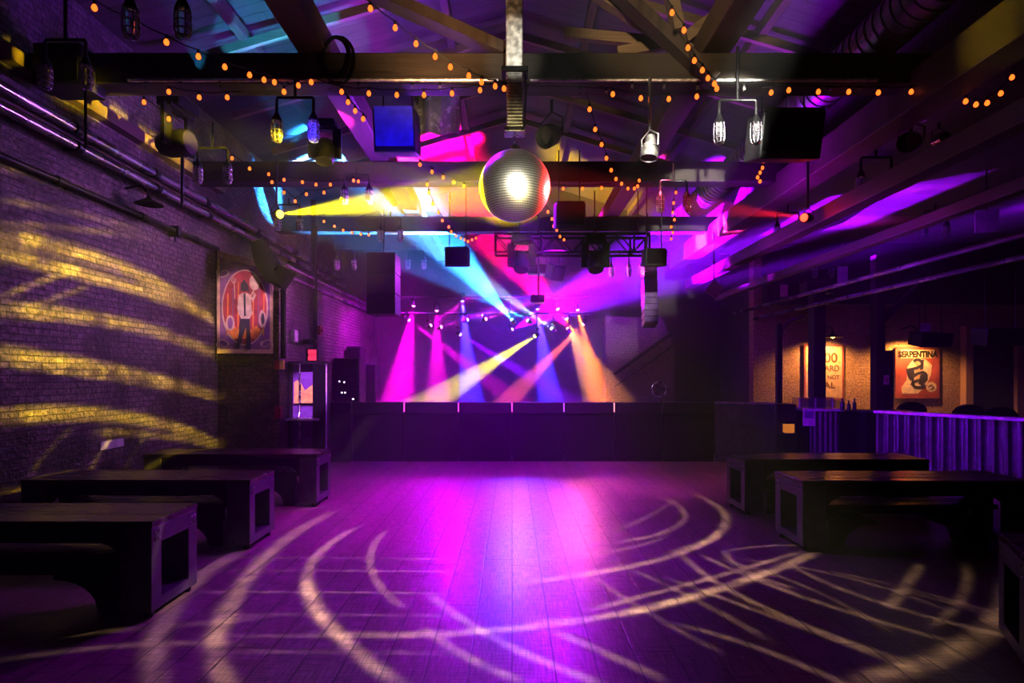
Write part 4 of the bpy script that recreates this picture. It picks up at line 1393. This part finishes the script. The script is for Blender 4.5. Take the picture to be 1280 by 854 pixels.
o = MB().prism([(0, 0, 0), (.36, 0, 0), (.36, 0, .36), (.28, 0, .30), (.2, 0, .24), (.12, 0, .40), (.06, 0, .44), (0, 0, .40)], (0, .03, 0)).build('safety_vest', 'vest yellow')
o.location = (-4.12, 10.88, 1.25)
tag(o, 'yellow cloth hanging inside the open cabinet', 'cloth')
t = thing('exit_sign', 'small red glowing exit sign standing on top of the open cabinet', 'sign', (-3.76, 10.83, 2.042))
MB().box((-.11, -.03, 0), (.11, .05, .24), .01).build('sign_case', 'black paint', t)
MB().box((-.06, -.045, .02), (.09, -.028, .22)).build('sign_face', 'exit red', t)
text('EXIT', .075, 'paper', t, (.015, -.05, .12), .001)
t = thing('wall_box', 'small red and yellow box on the brick at the top left of the open cabinet', 'box', (-4.17, 10.36, 1.97))
MB().box((-.09, -.03, -.08), (.0, .04, .08)).build('red_half', 'red enamel', t)
MB().box((.0, -.03, -.08), (.07, .04, .08)).build('yellow_half', 'vest yellow', t)
o = MB().box((-4.26, 10.3, 1.0), (-4.14, 10.4, 1.22), .01).build('alarm_box', 'red enamel')
tag(o, 'small red box just above the shelf of the open cabinet', 'box')


# ================================================================== tables with benches
def make_table(L_):
    """x from 0 (end towards the hall) back to -L_; width along y"""
    t = thing('long_table', 'x', 'table', (0, 0, 0), 0, 'long industrial tables')
    D, Ht = .62, .72
    MB().box((-L_, -D / 2, Ht - .05), (0, D / 2, Ht), .008).build('tabletop', 'aged table wood', t)
    MB().box((-L_ + .24, -D / 2 + .01, Ht - .16), (-.24, -D / 2 + .06, Ht - .051)).build('apron', 'black steel', t)
    MB().box((-L_ + .24, D / 2 - .06, Ht - .16), (-.24, D / 2 - .01, Ht - .051)).build('apron', 'black steel', t)
    for ex in (0, -L_ + .1):
        xo = ex if ex == 0 else ex - .1          # outer face of this end
        q = -1 if ex == 0 else 1
        mb = MB()
        xi = xo + q * .24
        mb.box((xi, -D / 2 + .004, .05), (xo + q * .004, -D / 2 + .13, Ht - .052), .006)
        mb.box((xi, D / 2 - .13, .05), (xo + q * .004, D / 2 - .004, Ht - .052), .006)
        mb.box((xi, -D / 2 + .125, .05), (xo + q * .006, D / 2 - .125, .13), .004)
        mb.box((xi, -D / 2 + .125, Ht - .18), (xo + q * .006, D / 2 - .125, Ht - .052), .004)
        fr = mb.build('end_frame', 'table steel', t)
        for sy in (-1, 1):
            for i in range(2):
                for j in range(2):
                    MB().lathe([(.012, -.004), (.011, .006), (.009, .009), (0, .011)], (xo + q * .004, sy * (D / 2 - .045 - i * .045), Ht - .09 - j * .055), (-q, 0, 0), 8).build('bolt', 'bright steel', fr, True)
            MB().lathe([(0, 0), (.03, 0), (.035, .02), (.02, .06), (0, .06)], (xo + q * .06, sy * (D / 2 - .06), 0), (0, 0, 1), 10).build('foot', 'black steel', fr, True)
        # curved corner brackets
        for sy in (-1, 1):
            s_ = q
            x0_ = xi
            pts_ = [(x0_, sy * (D / 2 - .05), Ht - .16), (x0_ + s_ * .16, sy * (D / 2 - .05), Ht - .16)]
            pts_ += [(x0_ + s_ * (.16 - .15 * math.sin(k * PI / 12)), sy * (D / 2 - .05), Ht - .18 - .2 * (1 - math.cos(k * PI / 12))) for k in range(7)]
            pts_ += [(x0_, sy * (D / 2 - .05), Ht - .39)]
            MB().prism(pts_, (0, .012, 0)).build('corner_bracket', 'black steel', t)
    return t


def make_bench(L_):
    t = thing('low_bench', 'x', 'bench', (0, 0, 0), 0, 'low benches under the tables')
    MB().box((-L_, -.19, .40), (0, .19, .45), .008).build('seat', 'aged table wood', t)
    MB().box((-L_ + .06, -.17, .28), (-.06, -.14, .399)).build('seat_rail', 'black steel', t)
    for ex, s_ in ((-.22, -1), (-L_ + .22, 1)):
        pts = [(ex + .14 * -s_, -.16, .0), (ex + .14 * -s_, -.16, .28), (ex + s_ * .35, -.16, .28)]
        pts += [(ex + s_ * (.35 - .33 * math.sin(k * PI / 12)), -.16, .24 - .22 * (1 - math.cos(k * PI / 12))) for k in range(7)]
        pts += [(ex + s_ * .0, -.16, 0)]
        MB().prism(pts, (0, .32, 0)).build('leg_panel', 'black steel', t)
    return t


LT = 2.35
tb0 = make_table(LT)
bn0 = make_bench(1.82)
TL = [((-2.64, 4.53, 0), 'nearest long table on the left', -.27), ((-2.68, 6.2, 0), 'middle long table of the left row', -.27), ((-2.64, 8.1, 0), 'farthest left table before the open cabinet', -.27)]
for i, (p, lb, off) in enumerate(TL):
    o = tb0 if i == 0 else dup(tb0, p)
    o.location = p
    o['label'] = 'dark industrial table with riveted steel end frame, ' + lb
    o2 = bn0 if i == 0 else dup(bn0, p)
    o2.location = (p[0] + off, p[1], 0)
    o2['label'] = 'low dark bench tucked under the ' + lb.replace(' before the open cabinet', '')
TR = [((2.94, 6.14, 0), 'nearer right table, reflecting purple', 2.35), ((2.95, 7.62, 0), 'farther right table before the host stand', 2.35)]
for p, lb, _ in TR:
    o = dup(tb0, p, PI, 'dark industrial table with riveted steel end frame, ' + lb)
    dup(bn0, (p[0] + .27, p[1], 0), PI, 'low dark bench tucked under the ' + lb.split(',')[0])
o = dup(tb0, (3.20, 3.70, 0), PI - .5, 'dark table end cut off by the right edge of the picture')
dup(bn0, (3.44, 3.57, 0), PI - .5, 'low dark bench under the table at the right edge')

# ================================================================== mirror ball light on floor and wall
def circ3(p, q, r):
    ax, ay, bx, by, cx, cy = *p, *q, *r
    d = 2 * (ax * (by - cy) + bx * (cy - ay) + cx * (ay - by))
    if abs(d) < 1e-6:
        d = 1e-6
    ux = ((ax * ax + ay * ay) * (by - cy) + (bx * bx + by * by) * (cy - ay) + (cx * cx + cy * cy) * (ay - by)) / d
    uy = ((ax * ax + ay * ay) * (cx - bx) + (bx * bx + by * by) * (ax - cx) + (cx * cx + cy * cy) * (bx - ax)) / d
    return (ux, uy), math.hypot(ax - ux, ay - uy)


def fl(x, y):
    Z = H * F / (y - HY)
    return ((x - CX) * Z / F, Z)


def gobo_light(name, loc, axis, arcs, col, I, to2d, noise_scale=6.0):
    """point lamp whose pattern (thin arcs) is thrown on a plane: reflections of the mirror ball rows"""
    l = bpy.data.lights.new(name, 'POINT')
    l.energy = I * 4 * PI * PI
    l.color = col
    l.shadow_soft_size = .02
    l.use_nodes = True
    t = NT(l.node_tree)
    em = l.node_tree.nodes['Emission']
    g = t.n('ShaderNodeNewGeometry')
    sp = t.n('ShaderNodeSeparateXYZ')
    t.l(g.outputs['Incoming'], sp.inputs[0])
    ax, lim = axis
    dx = t.m('MINIMUM', sp.outputs[ax], -.02)
    k = t.m('DIVIDE', lim - loc[ax], dx)
    u_, v_ = to2d
    uu = t.m('ADD', t.m('MULTIPLY', sp.outputs[u_], k), loc[u_])
    vv = t.m('ADD', t.m('MULTIPLY', sp.outputs[v_], k), loc[v_])
    cb = t.n('ShaderNodeCombineXYZ')
    t.l(uu, cb.inputs[0])
    t.l(vv, cb.inputs[1])
    pos = cb.outputs[0]
    total = None
    for a, b, c, wd, st in arcs:
        cen, R = circ3(a, b, c)
        if R > 300:
            R = 300
        mid = ((a[0] + c[0]) / 2, (a[1] + c[1]) / 2)
        half = math.hypot(a[0] - c[0], a[1] - c[1]) / 2
        span = max(half, math.hypot(b[0] - mid[0], b[1] - mid[1]))
        dist = t.v('DISTANCE', pos, (cen[0], cen[1], 0), out=1)
        band = t.smooth(t.m('ABSOLUTE', t.m('SUBTRACT', dist, R)), 0.0, wd * 1.3, st, 0.0)
        msk = t.smooth(t.v('DISTANCE', pos, (mid[0], mid[1], 0), out=1), span * .8, span * 1.12, 1.0, 0.0)
        f = t.m('MULTIPLY', band, msk)
        total = f if total is None else t.m('ADD', total, f)
    nz = t.n('ShaderNodeTexNoise')
    nz.inputs['Scale'].default_value = noise_scale
    nz.inputs['Detail'].default_value = 3
    t.l(pos, nz.inputs['Vector'])
    total = t.m('MULTIPLY', total, t.smooth(nz.outputs['Fac'], .3, .7, .45, 1.25))
    total = t.m('MULTIPLY', total, t.m('LESS_THAN', sp.outputs[ax], -.04))
    t.l(total, em.inputs['Strength'])
    # the lamp shows only on the side facing the plane
    o = bpy.data.objects.new(name, l)
    COL.objects.link(o)
    o.location = loc
    return o


FA = []


def fa(a, b, c, wd=.07, st=1.0):
    FA.append((fl(*a), fl(*b), fl(*c), wd, st))


fa((445, 660), (383, 722), (430, 800), .06, .9)
fa((384, 722), (420, 790), (500, 856), .07, 1)
fa((482, 664), (464, 690), (500, 757), .045, .7)
fa((530, 785), (590, 825), (650, 851), .05, .5)
fa((539, 744), (657, 817), (760, 858), .05, .6)
fa((690, 788), (760, 818), (830, 850), .05, .5)
fa((400, 792), (642, 786), (860, 746), .06, .75)
fa((780, 768), (880, 742), (1020, 690), .07, 1.1)
fa((740, 762), (880, 725), (1000, 690), .045, .7)
fa((655, 727), (811, 703), (900, 668), .06, .75)
fa((845, 690), (907, 655), (868, 618), .07, .9)
fa((770, 678), (850, 655), (826, 622), .06, .45)
fa((415, 640), (300, 735), (270, 800), .10, .9)
fa((270, 790), (272, 830), (295, 870), .08, .8)
fa((300, 690), (215, 760), (195, 860), .10, .6)
for yy, st in ((697, .35), (713, .45), (740, .5), (768, .4), (795, .45), (815, .35)):
    fa((250, yy), (400, yy + .5), (560, yy + 2), .022, st)
fa((0, 800), (150, 788), (330, 772), .05, .4)
fa((0, 825), (100, 812), (300, 806), .05, .4)
fa((905, 690), (930, 712), (990, 735), .05, .7)
fa((905, 690), (940, 684), (1000, 682), .03, .6)
fa((850, 690), (925, 745), (1160, 835), .045, .6)
fa((880, 695), (1000, 745), (1180, 800), .045, .6)
fa((985, 705), (1090, 750), (1280, 800), .045, .55)
fa((840, 725), (950, 765), (1160, 845), .04, .5)
fa((845, 780), (960, 815), (1060, 858), .04, .5)
fa((1110, 735), (1190, 755), (1290, 790), .03, .4)
fa((1075, 852), (1190, 815), (1262, 730), .10, .8)
fa((1150, 705), (1130, 735), (1110, 760), .06, .6)
fa((1207, 705), (1200, 750), (1163, 785), .05, .4)
fa((905, 700), (1010, 735), (1110, 790), .035, .4)
fa((930, 700), (1050, 720), (1180, 762), .035, .4)
fa((760, 700), (860, 745), (960, 800), .045, .35)
fa((660, 700), (760, 690), (830, 672), .045, .35)
fa((700, 690), (820, 640), (850, 620), .05, .3)
fa((740, 720), (800, 760), (900, 815), .04, .35)
fa((1040, 715), (1150, 740), (1270, 775), .03, .3)
fa((660, 775), (760, 770), (870, 745), .03, .5)
fa((300, 650), (350, 640), (420, 634), .05, .5)
LF = (BC.x, BC.y, BC.z - BR - .06)
gobo_light('mirror_ball_floor_light', LF, (2, 0.0), FA, (1, .78, .46), 47, (0, 1), 5)

WA = []


def wl(x, y):
    Z = -WL * F / (CX - x)
    return (Z, H + (HY - y) * Z / F)


def wa(a, b, c, wd=.08, st=1.0):
    WA.append((wl(*a), wl(*b), wl(*c), wd * .8, st))


wa((0, 296), (125, 325), (268, 402), .15, 1.0)
wa((0, 318), (140, 352), (262, 398), .13, 1.2)
wa((0, 387), (140, 402), (272, 445), .14, .8)
wa((0, 441), (140, 462), (272, 496), .13, 1.0)
wa((0, 455), (140, 474), (272, 500), .06, .5)
wa((0, 521), (120, 518), (272, 556), .14, 1.0)
wa((120, 540), (200, 545), (272, 560), .08, .6)
wa((0, 618), (60, 612), (230, 612), .08, .9)
wa((0, 250), (70, 262), (180, 290), .06, .22)
wa((0, 280), (80, 285), (190, 300), .06, .25)
wa((0, 205), (60, 225), (130, 250), .09, .18)
wa((0, 372), (50, 352), (105, 335), .06, .35)
wa((20, 388), (70, 372), (110, 358), .05, .3)
wa((100, 610), (120, 575), (140, 545), .05, .22)
wa((150, 600), (165, 570), (185, 540), .05, .22)
wa((40, 590), (60, 565), (90, 535), .05, .18)
wa((0, 60), (30, 75), (60, 105), .2, .9)
wa((60, 98), (120, 134), (232, 205), .24, 1.6)
LWp = (BC.x - BR - .05, BC.y, BC.z)
gobo_light('mirror_ball_wall_light', LWp, (0, WL), WA, (1, .78, .015), 190, (1, 2), 4)

# ================================================================== room lighting
# added fill lamps colouring the dance floor, no fixtures
spot('floor_fill', P(700, 300, 11.2), P(540, 640, 7.5), (.55, .0, 1), 90, 60, 1, .15)
spot('floor_fill', (-2.0, 7.5, 5.3), (-1.6, 8.2, 0), (.75, .0, 1), 30, 66, .9, .2)
spot('floor_fill', (-.8, 7.0, 5.2), (-.3, 6.0, 0), (.36, .0, 1), 40, 80, 1, .2)
spot('floor_fill', (.2, 8.6, 5.2), (0, 10.3, 0), (.5, .0, 1), 75, 80, .8, .2)
spot('floor_fill', (2.2, 8.6, 5.2), (2.4, 10.3, 0), (1, .2, .35), 22, 50, .9, .2)
# backlight from the stage over the barrier
spot('back_light', (0.05, 15.6, 3.75), (.1, 8.0, 0), (.12, .06, 1), 120, 20, 1, .2)
spot('back_light', (-1.6, 15.6, 3.75), (-1.3, 8.0, 0), (.6, .0, 1), 26, 28, 1, .2)
spot('back_light', (1.75, 15.6, 3.75), (1.6, 8.2, 0), (1, .18, .3), 42, 21, 1, .2)
# added lamps filling the stage haze and back wall
spot('stage_fill', P(640, 330, 15.0), P(640, 520, 17.5), (.05, .0, 1), 50, 120, 1, .2)
spot('stage_fill', P(500, 330, 14.0), P(470, 520, 16.5), (.65, .0, .9), 60, 100, 1, .2)
spot('stage_fill', P(720, 470, 13.5), P(780, 270, 16.0), (.3, .0, 1), 50, 100, 1, .2)
# roof and walls
spot('roof_wash', P(560, 300, 9.0), P(430, 40, 8.0), (.3, .03, 1), 34, 120, 1, .2)
spot('roof_wash', P(900, 330, 9.0), P(980, 60, 8.5), (.4, .0, 1), 17, 100, 1, .2)
spot('roof_wash', (-.6, 5.2, 4.6), (-1.2, 7.6, 7.2), (1, .6, .3), 7, 90, 1, .2)
spot('wall_wash', (-1.0, 9.6, 4.4), (WL, 8.6, 3.4), (.6, .2, .95), 24, 90, 1, .2)
spot('wall_wash', (-1.5, 13.0, 4.2), (-4.43, 13.0, 3.0), (.75, .05, 1), 18, 100, 1, .2)
spot('banner_fill', (-2.2, 6.6, 4.7), P(300, 378, 10.28), (1, .6, .75), 30, 15, .6, .05)  # added lamp brightening the banner, no fixture
spot('aisle_fill', (2.2, 8.5, 2.6), (6.8, 9.6, .6), (.30, .0, 1), 42, 60, 1, .2)  # added purple fill lamps for the bar aisle
spot('aisle_fill', (3.0, 10.5, 3.0), (6.5, 8.5, 4.4), (.4, .0, 1), 9, 90, 1, .2)
spot('aisle_fill', (3.5, 5.4, 2.9), (5.9, 9.5, 3.7), (.35, .0, 1), 13, 50, 1, .2)
spot('brace_fill', (.5, 2.6, 4.9), P(840, 30, 6.7), (1, .75, .45), 16, 34, .8, .1)  # added warm lamp on the pale braces
spot('header_fill', (.5, 5.6, 4.0), P(1215, 45, 5.3), (1, .85, .02), 11, 13, 1, .03)  # added yellow lamp on the header beam, no fixture
spot('white_fill', (.6, .8, 4.6), PAR, (1, .95, .8), 110, 8, .6, .05)  # added unseen white spot on the silver can
spot('white_fill', (1.4, .8, 4.6), LW - Vector((0, 0, .1)), (1, .97, .85), 300, 9, .6, .05)  # added unseen white spot on the pale lantern
spot('ball_light', (.55, -.6, 2.9), BC, (1, .95, .8), 80, 7.5, .3, .12)
spot('ball_light', (1.6, 1.0, .3), BC, (1, .85, .4), 40, 12, .3, .12)  # added under-light for the lower half of the ball
spot('jar_fill', LB + Vector((.2, -1.2, -1.6)), LB + Vector((.2, 0, -.36)), (.1, .05, 1), 70, 8, .5, .03)  # added spot turning one jar blue
spot('speaker_fill', P(497, 262, 6.3), P(493, 172, 6.85), (.06, .01, 1), 2.6, 60, .8, .05)  # added free-floating blue lamp on the speaker face
spot('column_fill', (.5, 1.5, 5.0), (.03, 6.1, 5.25), (1, .95, .8), 18, 9, .8, .05)  # added lamp brightening the drop column
spot('barrier_fill', (0, 8.5, 4.6), (0, 11.9, .6), (.08, .0, 1), 16, 100, 1, .2)  # added blue fill on the barrier panels
spot('array_fill', P(640, 405, 14.0), P(812, 365, 12.9), (.5, .0, 1), 300, 12, .6, .1)  # added purple spot on the line array
spot('cabinet_fill', (-2.6, 7.4, 4.6), (-3.85, 10.9, 1.4), (.75, .25, 1), 60, 12, .6, .05)  # added purple lamp brightening the cabinet
spot('roof_patch_fill', (-2.75, 7.3, 4.7), (-3.3, 8.5, 6.8), (.05, .5, 1), 26, 48, .15, .02)  # added lamps making cyan and pink patches on the roof
spot('roof_patch_fill', (-2.6, 7.5, 4.7), (-2.2, 9.0, 6.9), (1, .05, .7), 14, 36, .15, .02)
spot('roof_patch_fill', (-3.2, 5.9, 4.9), (-3.7, 6.6, 6.6), (.05, .5, 1), 18, 36, .15, .02)
